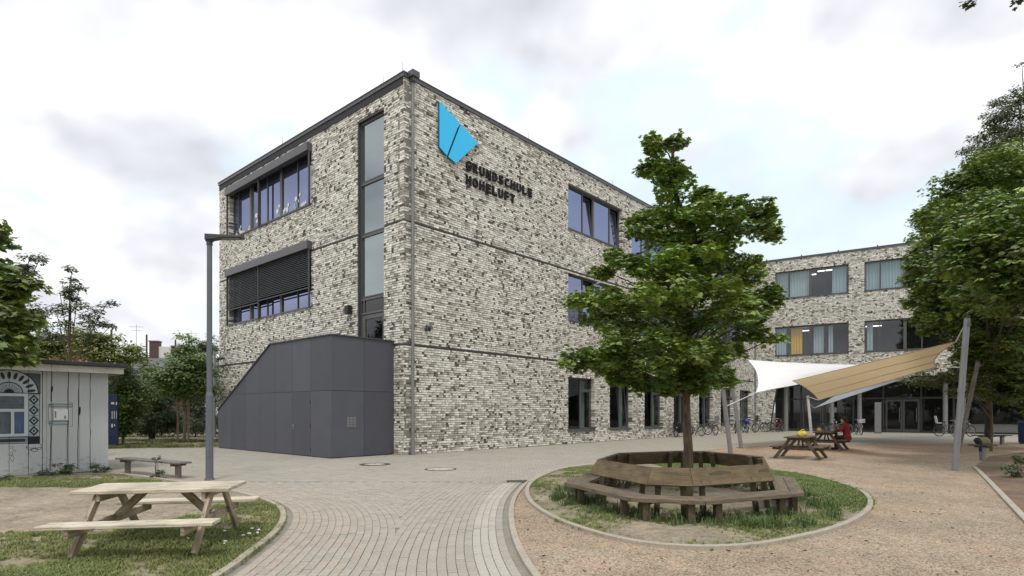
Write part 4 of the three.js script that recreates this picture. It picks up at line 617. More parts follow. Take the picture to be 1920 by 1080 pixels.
  part('fascia', [plank(1.55, 0.17, 0.03, -0.52, HH - 0.02, 0.3), plank(2.4, 0.17, 0.03, -2.5, HH - 0.02, 0.301)], M.white_paint, t); part('fascia', plank(0.03, 0.17, 3.5, 0.27, HH - 0.02, -1.47), M.white_paint, t);
  part('roof', plank(4.05, 0.1, 3.75, -1.68, HH + 0.115, -1.4, 0, 0, 0, 0.02), M.roof_felt, t); part('roof_soffit', span(-3.6, 0.25, HH - 0.03, HH + 0.06, -3.1, 0.284), M.hut_board, t);
  const n = thing('paper_notice', 'white paper sheet pinned inside the scroll painted on the hut', 'notice', V(H0.x - 1.045 * cR, 0, H0.z + 1.045 * sR), TURN); part('sheet', box(0.3, 0.28, 0.004, 0, 1.53, 0.022), M.white_pole, n); part('pin', rod(V(0, 1.65, 0.022), V(0, 1.65, 0.032), 0.008), M.dark_metal, n); for (const [x, y, h] of [[-0.11, 1.53, 0.17], [0.09, 1.46, 0.09]]) part('print', box(0.035, h, 0.003, x, y, 0.0245), M.zinc, n); }
{ // blue container beyond the hut
  const t = thing('blue_cabinet', 'tall dark blue metal cabinet standing behind the hut', 'cabinet', V(-18.5, 0, -25.9), 0.5); part('cabinet_body', plank(1.9, 2.35, 0.6, 0, 1.2, -0.3, 0, 0, 0, 0.02), M.blue_paint, t);
  for (const x of [0.55, 0.9]) for (const y of [0.5, 0.95, 1.5, 2.0]) part('door_rib', plank(0.3, 0.06, 0.03, x - 0.16, y, 0.015), M.blue_paint, t); for (const [x, y, w, h] of [[0.78, 1.98, 0.12, 0.1], [0.92, 1.97, 0.04, 0.12], [0.76, 1.45, 0.03, 0.34], [0.84, 1.45, 0.03, 0.34], [0.92, 1.45, 0.02, 0.34], [0.76, 0.98, 0.06, 0.16], [0.85, 1.0, 0.03, 0.1]]) part('marking', box(w, h, 0.004, x, y, 0.034), M.white_paint, t); }

// ---------------------------------------------------------------- shade sails and their masts
function mast(label, base, top, r, m) { const t = thing('sail_mast', label, 'mast', base); const d = top.clone().sub(base); part('tube', rod(V(0, -0.1, 0), d, r, r * 0.92, 18), m, t); part('mast_cap', rod(d, d.clone().add(V(0, 0.04, 0)), r * 0.95, r * 0.7, 18), M.dark_metal, t); part('collar', rod(d.clone().multiplyScalar(0.52), d.clone().multiplyScalar(0.535), r * 1.12, r * 1.12, 18), m, t); const e = d.clone().multiplyScalar(0.96); part('ring_bolt', [put(new THREE.TorusGeometry(0.05, 0.012, 6, 14), e.x, e.y, e.z + r), rod(e, e.clone().add(V(0, 0, r + 0.02)), 0.015)], M.galvanised, t); return t; }
const mA = [P(1371, 853, 21.8).setY(0), P(1355, 725, 21.4)], mB = [P(1390.6, 840, 26).setY(0), P(1365, 668, 25.6)], mC = [P(1523, 831, 29.9).setY(0), P(1514.5, 742, 29.8)], mD = [P(1790, 882, 16.06).setY(0), P(1813.5, 597, 15.9)], mE = [P(1797, 835, 27.5).setY(0), P(1818, 664, 27)], mF = [P(1796, 846, 23.6).setY(0), P(1834, 678, 23)];
mast('short leaning grey mast just behind the octagonal bench', ...mA, 0.085, M.galvanised); mast('tall leaning grey mast holding the upper corner of the white sail', ...mB, 0.085, M.galvanised); mast('thin white mast under the low corner of the tan sail', ...mC, 0.07, M.white_pole);
mast('thick leaning grey mast nearest on the right gravel', ...mD, 0.08, M.galvanised); mast('white mast behind the thick grey mast', ...mE, 0.075, M.white_pole); mast('dull leaning wooden-brown mast behind the thick grey mast', ...mF, 0.08, M.grey_wood);
// a taut cloth between corners, its edges drawn inward
function sailGeo(c, sag) {
  const n = 26, pos = [], uv = [], ix = [], mid = c.reduce((a, p) => a.add(p), V(0, 0, 0)).multiplyScalar(1 / 4);
  const edge = (a, b, s) => (t) => { const p = a.clone().lerp(b, t), m = a.clone().add(b).multiplyScalar(0.5), inn = mid.clone().sub(m).normalize().multiplyScalar(a.distanceTo(b)); return p.addScaledVector(inn, 4 * t * (1 - t) * s); };
  const e = [edge(c[0], c[1], sag[0]), edge(c[1], c[2], sag[1]), edge(c[3], c[2], sag[2]), edge(c[0], c[3], sag[3])];
  for (let j = 0; j <= n; j++) for (let i = 0; i <= n; i++) { const u = i / n, v = j / n, p = e[0](u).multiplyScalar(1 - v).add(e[2](u).multiplyScalar(v)).add(e[3](v).multiplyScalar(1 - u)).add(e[1](v).multiplyScalar(u));
    p.sub(c[0].clone().multiplyScalar((1 - u) * (1 - v))).sub(c[1].clone().multiplyScalar(u * (1 - v))).sub(c[2].clone().multiplyScalar(u * v)).sub(c[3].clone().multiplyScalar((1 - u) * v)); pos.push(p.x, p.y + 0.02 * IN.noise(u * 4, v * 4, 3), p.z); uv.push(u * 8, v * 4); }
  for (let j = 0; j < n; j++) for (let i = 0; i < n; i++) { const a = j * (n + 1) + i; ix.push(a, a + 1, a + n + 2, a, a + n + 2, a + n + 1); }
  const g = new THREE.BufferGeometry(); g.setAttribute('position', new THREE.Float32BufferAttribute(pos, 3)); g.setAttribute('uv', new THREE.Float32BufferAttribute(uv, 2)); g.setIndex(ix); g.computeVertexNormals(); return { g, n, at: (u, v) => { const k = (Math.round(v * n) * (n + 1) + Math.round(u * n)) * 3; return V(pos[k], pos[k + 1], pos[k + 2]); } };
}
function sail(name, label, corners, sag, m, hem, ropes, seams = []) {
  const t = thing(name, label, 'shade sail', V(0, 0, 0)), o = corners[0].clone(); t.position.copy(o); const c = corners.map((p) => p.clone().sub(o)), s = sailGeo(c, sag); part('cloth', s.g, m, t);
  const run = (f) => { const p = []; for (let i = 0; i <= 13; i++) p.push(f(i / 13)); return tube(p, 0.014, 40, 6); };
  part('hem', [run((k) => s.at(k, 0)), run((k) => s.at(1, k)), run((k) => s.at(k, 1)), run((k) => s.at(0, k))], hem, t);
  for (const v of seams) part('seam', run((k) => s.at(v, k).add(V(0, 0.004, 0))), hem, t);
  for (const [i, to] of ropes) part('rope', rod(c[i].clone(), to.clone().sub(o), 0.016, 0.016, 6), M.white_pole, t); return t; }
std('tan_hem', 0.46, 0.33, 0.18, 0.9); std('grey_hem', 0.3, 0.31, 0.33, 0.9);
const k1 = (m, t) => m[0].clone().lerp(m[1], t);
sail('tan_shade_sail', 'long tan shade sail rising from a low corner to the thick grey mast', [P(1486, 714, 25.5), P(1535, 750.5, 29.4), P(1757, 688, 19.4), P(1792, 641, 17.6)], [0.05, 0, 0.22, 0], M.tan_cloth, M.tan_hem, [[1, k1(mC, 0.98)], [2, k1(mD, 0.68)], [3, k1(mD, 0.985)]], [0.36, 0.68].map((v) => v).map((v) => v));
sail('white_shade_sail', 'bright white shade sail left of and behind the tan one', [P(1403, 675, 27), P(1418, 736, 23), P(1560, 712, 33), P(1660, 684, 40)], [0.13, 0.03, 0.02, 0.025], M.white_cloth, M.white_cloth, [[0, k1(mB, 0.99)], [1, k1(mA, 0.71)]]);
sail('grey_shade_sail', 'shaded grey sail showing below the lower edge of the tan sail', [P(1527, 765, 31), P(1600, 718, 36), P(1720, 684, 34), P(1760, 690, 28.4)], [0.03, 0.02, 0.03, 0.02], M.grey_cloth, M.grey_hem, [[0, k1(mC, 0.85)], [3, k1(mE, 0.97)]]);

// ---------------------------------------------------------------- bicycles
std('bike_black', 0.02, 0.02, 0.022, 0.35); std('bike_white', 0.6, 0.6, 0.6, 0.35); std('bike_blue', 0.02, 0.05, 0.2, 0.5); std('bike_red', 0.25, 0.02, 0.02, 0.4); std('bike_grey', 0.2, 0.2, 0.21, 0.4);
function bicycle(label, pos, turn, o = {}) {
  const t = thing('bicycle', label, 'bicycle', pos, turn), f = o.frame ?? M.bike_black, r = 0.345;
  for (const x of [-0.54, 0.54]) { const w = sub('wheel', t, V(x, r, 0), x > 0 ? (o.steer ?? 0) : 0); part('tyre', new THREE.TorusGeometry(r - 0.02, 0.024, 7, 36), M.rubber, w); part('rim', new THREE.TorusGeometry(r - 0.05, 0.011, 5, 36), M.chrome, w); const sp = []; for (let i = 0; i < 10; i++) sp.push(rod(V(0, 0, 0), V(Math.cos(i * 0.628) * (r - 0.05), Math.sin(i * 0.628) * (r - 0.05), 0), 0.004, 0.004, 4)); sp.push(rod(V(0, 0, -0.05), V(0, 0, 0.05), 0.025)); part('spokes', sp, M.chrome, w); }
  const bb = V(-0.06, 0.3, 0), seat = V(-0.22, 0.78, 0), head = V(0.36, 0.78, 0), low = V(0.4, 0.6, 0);
  part('frame', [rod(bb, seat, 0.018), rod(bb, low, 0.021), rod(seat.clone().lerp(bb, 0.15), head, 0.018), rod(head.clone().add(V(-0.01, 0.08, 0)), low, 0.022), ...[-0.06, 0.06].flatMap((z) => [rod(bb.clone().setZ(z * 0.5), V(-0.54, r, z), 0.011), rod(seat.clone().lerp(bb, 0.2).setZ(z * 0.4), V(-0.54, r, z), 0.009), rod(low.clone().setZ(z * 0.8), V(0.54, r, z), 0.012)])], f, t);
  part('saddle', [plank(0.26, 0.05, 0.14, -0.26, 0.93, 0, 0, 0, 0, 0.02), rod(seat, V(-0.25, 0.92, 0), 0.014)], M.rubber, t);
  part('handlebar', [rod(V(0.35, 0.84, 0), V(0.32, 1.0, 0), 0.015), tube([V(0.18, 1.03, -0.3), V(0.3, 1.04, -0.2), V(0.34, 1.01, 0), V(0.3, 1.04, 0.2), V(0.18, 1.03, 0.3)], 0.013, 20, 6)], M.chrome, t);
  part('crank', [put(new THREE.TorusGeometry(0.085, 0.012, 5, 20), -0.06, 0.3, 0.06), rod(V(-0.06, 0.3, 0.08), V(0.05, 0.18, 0.08), 0.01), box(0.09, 0.02, 0.08, 0.05, 0.18, 0.12)], M.dark_metal, t);
  part('mudguard', [-0.54, 0.54].map((x) => put(new THREE.TorusGeometry(r + 0.02, 0.014, 4, 20, 2.2), x, r, 0, 0, 0, 0.45)), o.guard ?? f, t);
  part('luggage_rack', [box(0.38, 0.015, 0.12, -0.58, 0.76, 0), ...[-0.055, 0.055].map((z) => rod(V(-0.56, r, z), V(-0.6, 0.755, z), 0.007, 0.007, 5))], M.dark_metal, t);
  part('head_lamp', put(rod(V(0.4, 0.85, 0), V(0.46, 0.85, 0), 0.03, 0.04), 0, 0, 0), M.chrome, t);
  if (o.crate) part('crate', (() => { const g = [box(0.42, 0.02, 0.34, 0.56, 0.86, 0)]; for (const y of [0.9, 0.98, 1.08]) g.push(box(0.42, 0.035, 0.015, 0.56, y, 0.17), box(0.42, 0.035, 0.015, 0.56, y, -0.17), box(0.015, 0.035, 0.33, 0.35, y, 0), box(0.015, 0.035, 0.33, 0.77, y, 0)); for (const x of [0.36, 0.56, 0.76]) g.push(box(0.03, 0.2, 0.012, x, 0.98, 0.163), box(0.03, 0.2, 0.012, x, 0.98, -0.163)); return g; })(), M.bike_white, t);
  if (o.cover) part('cover', (() => { const g = new THREE.SphereGeometry(0.3, 18, 12); g.scale(1.25, 0.75, 0.75); const p = g.attributes.position; for (let i = 0; i < p.count; i++) { const k = 1 + 0.2 * IN.noise(p.getX(i) * 5, p.getY(i) * 5, p.getZ(i) * 5); p.setXYZ(i, p.getX(i) * k, p.getY(i) * k, p.getZ(i) * k); } g.computeVertexNormals(); return put(g, -0.3, 0.86, 0); })(), M.bike_blue, t);
  if (o.seat) part('child_seat', [plank(0.28, 0.06, 0.28, -0.56, 0.86, 0, 0, 0, 0, 0.02), plank(0.06, 0.5, 0.28, -0.72, 1.08, 0, 0, 0, 0.2, 0.02)], o.seat, t);
  if (o.panniers) part('pannier', [plank(0.34, 0.34, 0.13, -0.6, 0.55, 0.15, 0, 0, 0, 0.03), plank(0.34, 0.34, 0.13, -0.6, 0.55, -0.15, 0, 0, 0, 0.03)], o.panniers, t);
  return t; }
const at = (px, d) => P(px, 800, d).setY(0);
{ const t = thing('cargo_bicycle', 'black cargo bicycle with a front box against the brick wall left of the tree trunk', 'cargo bicycle', at(1281, 37.7), TURN + Math.PI - 0.1), r = 0.25;
  for (const [x, rr] of [[0.85, 0.25], [-0.85, 0.34]]) { const w = sub('wheel', t, V(x, rr, 0)); part('tyre', new THREE.TorusGeometry(rr - 0.02, 0.03, 7, 30), M.rubber, w); part('hub_disc', rod(V(0, 0, -0.02), V(0, 0, 0.02), rr * 0.62, rr * 0.62, 20), M.chrome, w); }
  part('cargo_box', (() => { const s = new THREE.Shape([V2(-0.2, 0.3), V2(0.62, 0.3), V2(0.72, 0.85), V2(-0.25, 0.85)]), g = new THREE.ExtrudeGeometry(s, { depth: 0.56, bevelEnabled: true, bevelSize: 0.02, bevelThickness: 0.02, bevelSegments: 2 }); g.translate(0, 0, -0.28); return metric(g, 0); })(), M.bike_black, t);
  part('frame', [rod(V(-0.5, 0.3, 0), V(0.85, 0.25, 0.05), 0.025), rod(V(-0.5, 0.3, 0), V(-0.6, 0.8, 0), 0.02), rod(V(-0.5, 0.3, 0), V(-0.85, 0.34, 0.06), 0.014), rod(V(-0.6, 0.75, 0), V(-0.28, 0.85, 0), 0.02), rod(V(-0.28, 0.4, 0), V(-0.32, 1.1, 0), 0.02)], M.bike_black, t);
  part('saddle', [plank(0.26, 0.06, 0.17, -0.62, 0.98, 0, 0, 0, 0, 0.02), rod(V(-0.6, 0.8, 0), V(-0.62, 0.96, 0), 0.014)], M.rubber, t); part('handlebar', tube([V(-0.46, 1.14, -0.3), V(-0.34, 1.12, 0), V(-0.46, 1.14, 0.3)], 0.014, 16, 6), M.chrome, t); part('reflector', box(0.02, 0.06, 0.06, 0.76, 0.6, 0), M.white_pole, t); }
const AT = TURN;
bicycle('grey bicycle parked end-on just right of the tree trunk', at(1304, 39.2), AT + 1.2, { frame: M.bike_grey, steer: 0.4 });
bicycle('black bicycle with silver rims parked between two ground-floor windows', at(1334, 40.6), AT + 0.9, { steer: 0.7, seat: M.bike_grey });
bicycle('black bicycle parked close behind the two leaning masts', at(1379, 43.6), AT + 0.35, { steer: 0.3 });
bicycle('bicycle under a dark blue cover near the wall corner', at(1397, 45.2), AT + 0.6, { cover: true, frame: M.bike_blue, guard: M.bike_white });
bicycle('white bicycle with child seat leaning beside the blue-covered one', at(1406, 45.8), AT + 1.1, { frame: M.bike_white, seat: M.dark_metal, steer: 0.4 });
bicycle('black bicycle with pale mudguards against the slanted brick pier', at(1428, 47.2), WT + 0.9, { guard: M.bike_white, steer: -0.5 });
bicycle('dark bicycle in the shade next to the slanted brick pier', at(1446, 47.0), WT + 0.5, {});
bicycle('dark red bicycle left of the glass side door', at(1458, 46.6), WT + 1.0, { frame: M.bike_red, steer: 0.3 });
bicycle('black bicycle behind the picnic tables near the green notice', at(1556, 42.4), WT + 0.4, { panniers: M.rubber });
bicycle('grey bicycle behind the table left of the person in red', at(1574, 41.8), WT - 0.3, { frame: M.bike_grey, steer: 0.4 });
bicycle('bicycle with a white front crate behind the person in red', at(1610, 41.2), WT - 1.25, { crate: true, guard: M.bike_white });
bicycle('dark bicycle with a pale child seat left of the thick grey mast', at(1779, 38.4), WT + 0.3, { seat: M.bike_white, panniers: M.rubber });
bicycle('dark bicycle with grey panniers behind the thick grey mast', at(1806, 37.6), WT + 0.7, { panniers: M.bike_grey, crate: false });
{ const t = thing('litter_bin', 'blue litter bin at the right edge of the yard', 'bin', P(1922, 800, 29.5).setY(0)); part('bin_body', rod(V(0, 0.05, 0), V(0, 1.05, 0), 0.26, 0.29, 22), M.blue_paint, t); part('lid', rod(V(0, 1.05, 0), V(0, 1.14, 0), 0.31, 0.27, 22), M.blue_paint, t); part('foot', rod(V(0, 0, 0), V(0, 0.05, 0), 0.2, 0.2, 16), M.dark_metal, t); }

// ---------------------------------------------------------------- person in a red jacket on the far table's bench
{ const pos = onTable(tableC, 0.2, 0, 0.74), t = thing('person', 'person with dark hair in a red jacket seated at the dark picnic table', 'person', pos, tableC.rotation.y + Math.PI);
  const J3 = { pelvis: [0, 0.53, 0], waist: [0, 0.72, 0.02], chest: [0, 0.94, 0.06], neck: [0, 1.1, 0.09], head: [0, 1.24, 0.13], chin: [0, 1.17, 0.18] };
  const caps = (list) => list.map(([a, b, ra, rb]) => [V(...a), V(...b), ra, rb]);
  const torso = caps([[J3.pelvis, J3.waist, 0.15, 0.135], [J3.waist, J3.chest, 0.135, 0.15], [[-0.13, 1.0, 0.06], [0.13, 1.0, 0.06], 0.085, 0.085], [J3.chest, J3.neck, 0.12, 0.06]]);
  const arms = (k) => caps([-1, 1].flatMap((s) => [[[s * 0.18, 1.01, 0.06], [s * 0.25, 0.83, 0.2], 0.06 * k, 0.05 * k], [[s * 0.25, 0.83, 0.2], [s * 0.14, 0.815, 0.44], 0.048 * k, 0.036 * k]]));
  const legs = (k) => caps([-1, 1].flatMap((s) => [[[s * 0.09, 0.53, 0.0], [s * 0.13, 0.52, 0.42], 0.085 * k, 0.062 * k], [[s * 0.13, 0.52, 0.42], [s * 0.13, 0.1, 0.4], 0.058 * k, 0.04 * k]]));
  const headC = caps([[J3.neck, J3.head, 0.05, 0.06], [J3.head, [0, 1.26, 0.12], 0.095, 0.098], [J3.chin, [0, 1.22, 0.16], 0.05, 0.07], [[0, 1.22, 0.225], [0, 1.25, 0.215], 0.016, 0.012], [[-0.095, 1.22, 0.12], [-0.095, 1.25, 0.12], 0.018, 0.02], [[0.095, 1.22, 0.12], [0.095, 1.25, 0.12], 0.018, 0.02]]);
  const hands = caps([-1, 1].flatMap((s) => [[[s * 0.14, 0.815, 0.44], [s * 0.12, 0.8, 0.5], 0.034, 0.036], ...[-0.024, -0.008, 0.008, 0.024].map((x, i) => [[s * 0.12 + x, 0.8, 0.51], [s * 0.115 + x * 1.2, 0.785, 0.575 - Math.abs(i - 1.4) * 0.008], 0.0105, 0.0085]), [[s * 0.12 - s * 0.03, 0.8, 0.47], [s * 0.12 - s * 0.055, 0.79, 0.52], 0.012, 0.0095]]));
  const feet = caps([-1, 1].map((s) => [[s * 0.13, 0.055, 0.37], [s * 0.14, 0.04, 0.55], 0.05, 0.04]));
  const solid = (list, c, half, res, k = 0.03) => { // smooth union of tapered capsules on a grid
    const mc = new MarchingCubes(res, M.skin, false, false, 120000); mc.isolation = 0; const p = V(0, 0, 0), ab = V(0, 0, 0), ap = V(0, 0, 0), h = res / 2; let q = 0;
    for (let z = 0; z < res; z++) for (let y = 0; y < res; y++) for (let x = 0; x < res; x++) { p.set(c.x + (x - h) / h * half, c.y + (y - h) / h * half, c.z + (z - h) / h * half); let s = 0; for (const [a, b, ra, rb] of list) { ab.subVectors(b, a); ap.subVectors(p, a); const u = clamp(ap.dot(ab) / ab.lengthSq(), 0, 1), d = ap.addScaledVector(ab, -u).length() - lerp(ra, rb, u); s += Math.exp(-d / k * 2); } mc.field[q++] = Math.max(-1, Math.min(1, Math.log(s + 1e-30) * k / 2)); }
    mc.update(); const n = mc.count, g = new THREE.BufferGeometry(); const pos = mc.positionArray.slice(0, n * 3), nor = mc.normalArray.slice(0, n * 3); for (let i = 0; i < n * 3; i += 3) { pos[i] = pos[i] * half + c.x; pos[i + 1] = pos[i + 1] * half + c.y; pos[i + 2] = pos[i + 2] * half + c.z; }
    g.setAttribute('position', new THREE.BufferAttribute(pos, 3)); g.setAttribute('normal', new THREE.BufferAttribute(nor, 3)); g.computeVertexNormals(); return g; };
  const body = [...torso.map(([a, b, ra, rb]) => [a, b, ra * 0.9, rb * 0.9]), ...arms(0.85), ...legs(0.85), ...headC, ...hands];
  part('body', [solid(body, V(0, 0.68, 0.2), 0.72, 120, 0.016)], M.skin, t);
  part('jacket', [solid([...torso, ...arms(1.18), ...caps([[[0, 1.06, 0.02], [0, 1.09, 0.07], 0.08, 0.07], [[-0.09, 0.5, -0.01], [0.09, 0.5, -0.01], 0.15, 0.15]])], V(0, 0.78, 0.15), 0.5, 84, 0.035)], M.red_cloth, t);
  part('trousers', [solid(legs(1.2), V(0, 0.36, 0.2), 0.46, 72, 0.03)], M.dark_cloth, t);
  part('shoes', [solid(feet, V(0, 0.06, 0.45), 0.26, 48, 0.015)], M.rubber, t);
  part('hair', [solid(caps([[[0, 1.28, 0.1], [0, 1.29, 0.08], 0.105, 0.107], [[0, 1.2, 0.05], [0, 1.26, 0.06], 0.075, 0.095], [[-0.08, 1.24, 0.1], [-0.075, 1.29, 0.12], 0.034, 0.04], [[0.08, 1.24, 0.1], [0.075, 1.29, 0.12], 0.034, 0.04]]), V(0, 1.24, 0.09), 0.22, 52, 0.02)], M.hair, t);
  for (const s of [-1, 1]) part('eye', put(new THREE.SphereGeometry(0.011, 10, 8), s * 0.034, 1.245, 0.208), M.black, t); part('mouth', box(0.045, 0.008, 0.01, 0, 1.178, 0.226), M.red_cloth, t); }

// ---------------------------------------------------------------- covers, drain, scraps on the ground
function manhole(label, pos, r, ring) { const t = thing('manhole_cover', label, 'manhole cover', pos); part('frame_ring', new THREE.LatheGeometry([V2(r * ring, -0.02), V2(r * ring, 0.012), V2(r, 0.012), V2(r, -0.02)], 40), M.iron, t); part('cover', rod(V(0, -0.02, 0), V(0, 0.01, 0), r * ring - 0.008, r * ring - 0.008, 40), M.concrete, t); for (const a of [0.3, 2.4, 4.5]) part('lifting_hole', box(0.06, 0.004, 0.03, Math.cos(a) * r * 0.55, 0.011, Math.sin(a) * r * 0.55), M.iron, t); }
manhole('round manhole cover with a wide dark iron ring near the grey enclosure', G(703, 871), 0.46, 0.68); manhole('round manhole cover with a thin ring and pale concrete middle', G(826, 880), 0.44, 0.88);
{ const t = thing('yard_drain', 'small rectangular iron drain grate where path and tree island meet', 'drain', G(971, 903), 0.1); const b = [box(0.5, 0.03, 0.03, 0, 0.0, 0.14), box(0.5, 0.03, 0.03, 0, 0, -0.14)]; part('drain_frame', [...b, box(0.03, 0.03, 0.25, 0.235, 0, 0), box(0.03, 0.03, 0.25, -0.235, 0, 0)], M.iron, t); part('drain_bars', Array.from({ length: 9 }, (_, i) => box(0.02, 0.02, 0.25, -0.2 + i * 0.05, 0.002, 0)), M.iron, t); part('drain_pan', box(0.44, 0.006, 0.25, 0, -0.012, 0), M.black, t); }
{ const R = rng(31); const label = 'small white paper scrap lying in the grass under the pale picnic table'; for (let i = 0; i < 9; i++) { const d = 6.6 + R() * 1.1, g = new THREE.IcosahedronGeometry(0.012 + R() * 0.01, 0); g.scale(1.4, 0.5, 1); const o = part('paper_scrap', g, M.white_pole, scene); o.name = numbered('paper_scrap'); o.position.set(-3.95 + R() * 0.9, 0.085, -d); o.rotation.y = R() * 6; tag(o, label, 'paper', 'paper scraps under the picnic table'); } }
{ const t = thing('wood_chip_litter', 'small dark wood chips and twigs scattered over the gravel', 'litter', V(0, 0, 0)); scene.remove(t); const R = rng(91), g = new THREE.BoxGeometry(1, 0.3, 0.4), n = 900, im = new THREE.InstancedMesh(g, M.post_wood, n), m4 = new THREE.Matrix4(), c = new THREE.Color(); let k = 0;
  while (k < n) { const d = 5 + Math.pow(R(), 1.6) * 16, x = R() * 20 - 1; if (!inPoly(gravelPoly, x, d) || inPoly(IC, x, d) || x > d) continue; const near = distTo(IC, x, d) < 0.35 && x < 3 ? 1.6 : 1; const s = (0.008 + R() * R() * 0.04) * near; m4.compose(V(x, 0.004, -d), new THREE.Quaternion().setFromEuler(new THREE.Euler((R() - 0.5) * 0.4, R() * 6.3, (R() - 0.5) * 0.4)), V(s, s * 0.6, s * 0.8)); im.setMatrixAt(k, m4); const b = 0.5 + R() * 1.6; im.setColorAt(k, c.setRGB(b, b * 0.9, b * 0.8)); k++; }
  im.name = 'wood_chips'; im.userData.kind = 'stuff'; im.userData.label = 'small dark wood chips and twigs scattered over the gravel'; scene.add(im); }
// houses beyond the trees on the left
{ std('render_wall', 0.62, 0.6, 0.55, 0.9); std('slate', 0.13, 0.13, 0.135, 0.85); std('clay', 0.23, 0.1, 0.07, 0.9); std('chimney', 0.09, 0.055, 0.05, 0.9);
  const h = thing('house', 'pale house with grey slate roof and dark chimneys beyond the trees', 'house', P(288, 772, 62).setY(0), 0.15);
  part('wall', span(-3.4, 6, 0, 6.2, -8, 0), M.render_wall, h); const rf = part('roof', (() => { const s = new THREE.Shape([V2(0.35, 6.1), V2(-1.3, 7.5), V2(-6.7, 7.5), V2(-8.35, 6.1)]), g = new THREE.ExtrudeGeometry(s, { depth: 9.9, bevelEnabled: false }); g.rotateY(-Math.PI / 2); g.scale(-1, 1, 1); g.translate(-3.6, 0, 0); const ix = g.toNonIndexed(), p = ix.attributes.position; for (let i = 0; i < p.count; i += 3) { const a = [p.getX(i), p.getY(i), p.getZ(i)], b = [p.getX(i + 1), p.getY(i + 1), p.getZ(i + 1)]; p.setXYZ(i, ...b); p.setXYZ(i + 1, ...a); } ix.computeVertexNormals(); return ix; })(), M.slate, h);
  part('dormer', [span(-0.6, 3.2, 7.0, 8.6, -4.4, -1.2)], M.render_wall, h); for (const [x, w] of [[-0.9, 0.9], [1.3, 0.8]]) { const c = part('chimney', span(x, x + w, 6.9, 9.1 - (x > 0 ? 0.5 : 0), -1.9, -1.1), M.chimney, h); part('chimney_cap', span(x - 0.06, x + w + 0.06, 9.1 - (x > 0 ? 0.5 : 0), 9.22 - (x > 0 ? 0.5 : 0), -1.96, -1.04), M.slate, c); }
  for (const x of [-2.4, 0.6]) { const w = part('window', span(x, x + 0.9, 4.3, 5.5, -0.02, 0.05), M.white_paint, h); part('pane', span(x + 0.08, x + 0.82, 4.38, 5.42, 0.052, 0.06), M.black, w); }
  for (const [x, y] of [[-3.0, 9.8], [2.6, 9.2]]) part('aerial', [rod(V(x, 7.2, -3), V(x, y + 1.4, -3), 0.03, 0.02, 5), box(1.4, 0.03, 0.03, x, y + 1.1, -3), box(0.9, 0.03, 0.03, x, y + 0.7, -3)], M.zinc, h);
  const g = thing('house', 'low house with dull red tiled roof glimpsed above the hut', 'house', P(75, 772, 48).setY(0), 0.1); part('wall', span(-4, 5, 0, 4.6, -7, 0), M.render_wall, g);
  part('roof', (() => { const s = new THREE.Shape([V2(-4.4, 4.4), V2(5.4, 4.4), V2(4.6, 6.6), V2(-3.6, 6.6)]), q = new THREE.ExtrudeGeometry(s, { depth: 0.2, bevelEnabled: false }); q.rotateX(-0.55); q.translate(0, 0.9, 2.7); return metric(q, 0); })(), M.clay, g); part('gable', span(-4.1, 5.1, 4.4, 5.4, -6.9, -0.6), M.clay, g);
  const s = thing('shelter', 'low shelter with flat dark roof in front of the far house', 'shelter', P(262, 772, 44).setY(0), 0.05); part('roof', plank(6.4, 0.28, 3, 0.4, 4.45, -1.5), M.slate, s); part('wall', span(-2.6, 3.4, 0, 4.3, -2.9, -0.2), M.brown_wood, s);
  const pole = (label, px, d, hgt) => { const t = thing('wooden_mast', label, 'pole', P(px, 772, d).setY(0)); part('pole_shaft', rod(V(0, 0, 0), V(0, hgt, 0), 0.1, 0.07, 8), M.post_wood, t); part('pole_cap', rod(V(0, hgt, 0), V(0, hgt + 0.08, 0), 0.08, 0.02, 8), M.dark_metal, t); };
  pole('dark thin pole standing before the far house roof', 275, 50, 8.1); pole('dark pole tip above the spindly tree left of the far house', 209, 44, 7.7); pole('dark pole rising behind the trees right of the far house', 329, 52, 7.9); }

// ---------------------------------------------------------------- leaves, trees, hedges
function leafShape(lobes) { // one leaf in the xz plane, stalk at the origin, tip along +x, length 1
  const out = lobes ? [[0, 0.02], [0.18, 0.2], [0.1, 0.46], [0.38, 0.32], [0.5, 0.52], [0.62, 0.22], [1, 0]] : [[0, 0.01], [0.3, 0.22], [0.6, 0.24], [1, 0]]; const rim = [...out, ...out.slice(1, -1).map(([x, y]) => [x, -y]).reverse()];
  const tri = [], c = [0.4, 0]; for (let i = 0; i < rim.length; i++) tri.push(c, rim[(i + 1) % rim.length], rim[i]); return tri; }
function clump(n, size, spread, seed, lobes = true, droop = 0.5) { // leaves round a twig, as one geometry
  const R = rng(seed), pos = [], tri = leafShape(lobes), m = new THREE.Matrix4(), v = V(0, 0, 0);
  for (let i = 0; i < n; i++) { const a = R() * 6.283, o = V(Math.cos(a), (R() - 0.45) * 0.7, Math.sin(a)).multiplyScalar(spread * Math.sqrt(R()) * 0.9), q = new THREE.Quaternion().setFromEuler(new THREE.Euler((R() - 0.5) * 0.9, -a + (R() - 0.5) * 1.1, -droop * (0.2 + R() * 0.9), 'YXZ')), s = size * (0.7 + 0.5 * R()); m.compose(o, q, V(s, s, s)); for (const [x, y] of tri) { v.set(x, -0.25 * y * y + 0.02, y).applyMatrix4(m); pos.push(v.x, v.y, v.z); } }
  const g = new THREE.BufferGeometry(); g.setAttribute('position', new THREE.Float32BufferAttribute(pos, 3)); g.computeVertexNormals(); return g; }
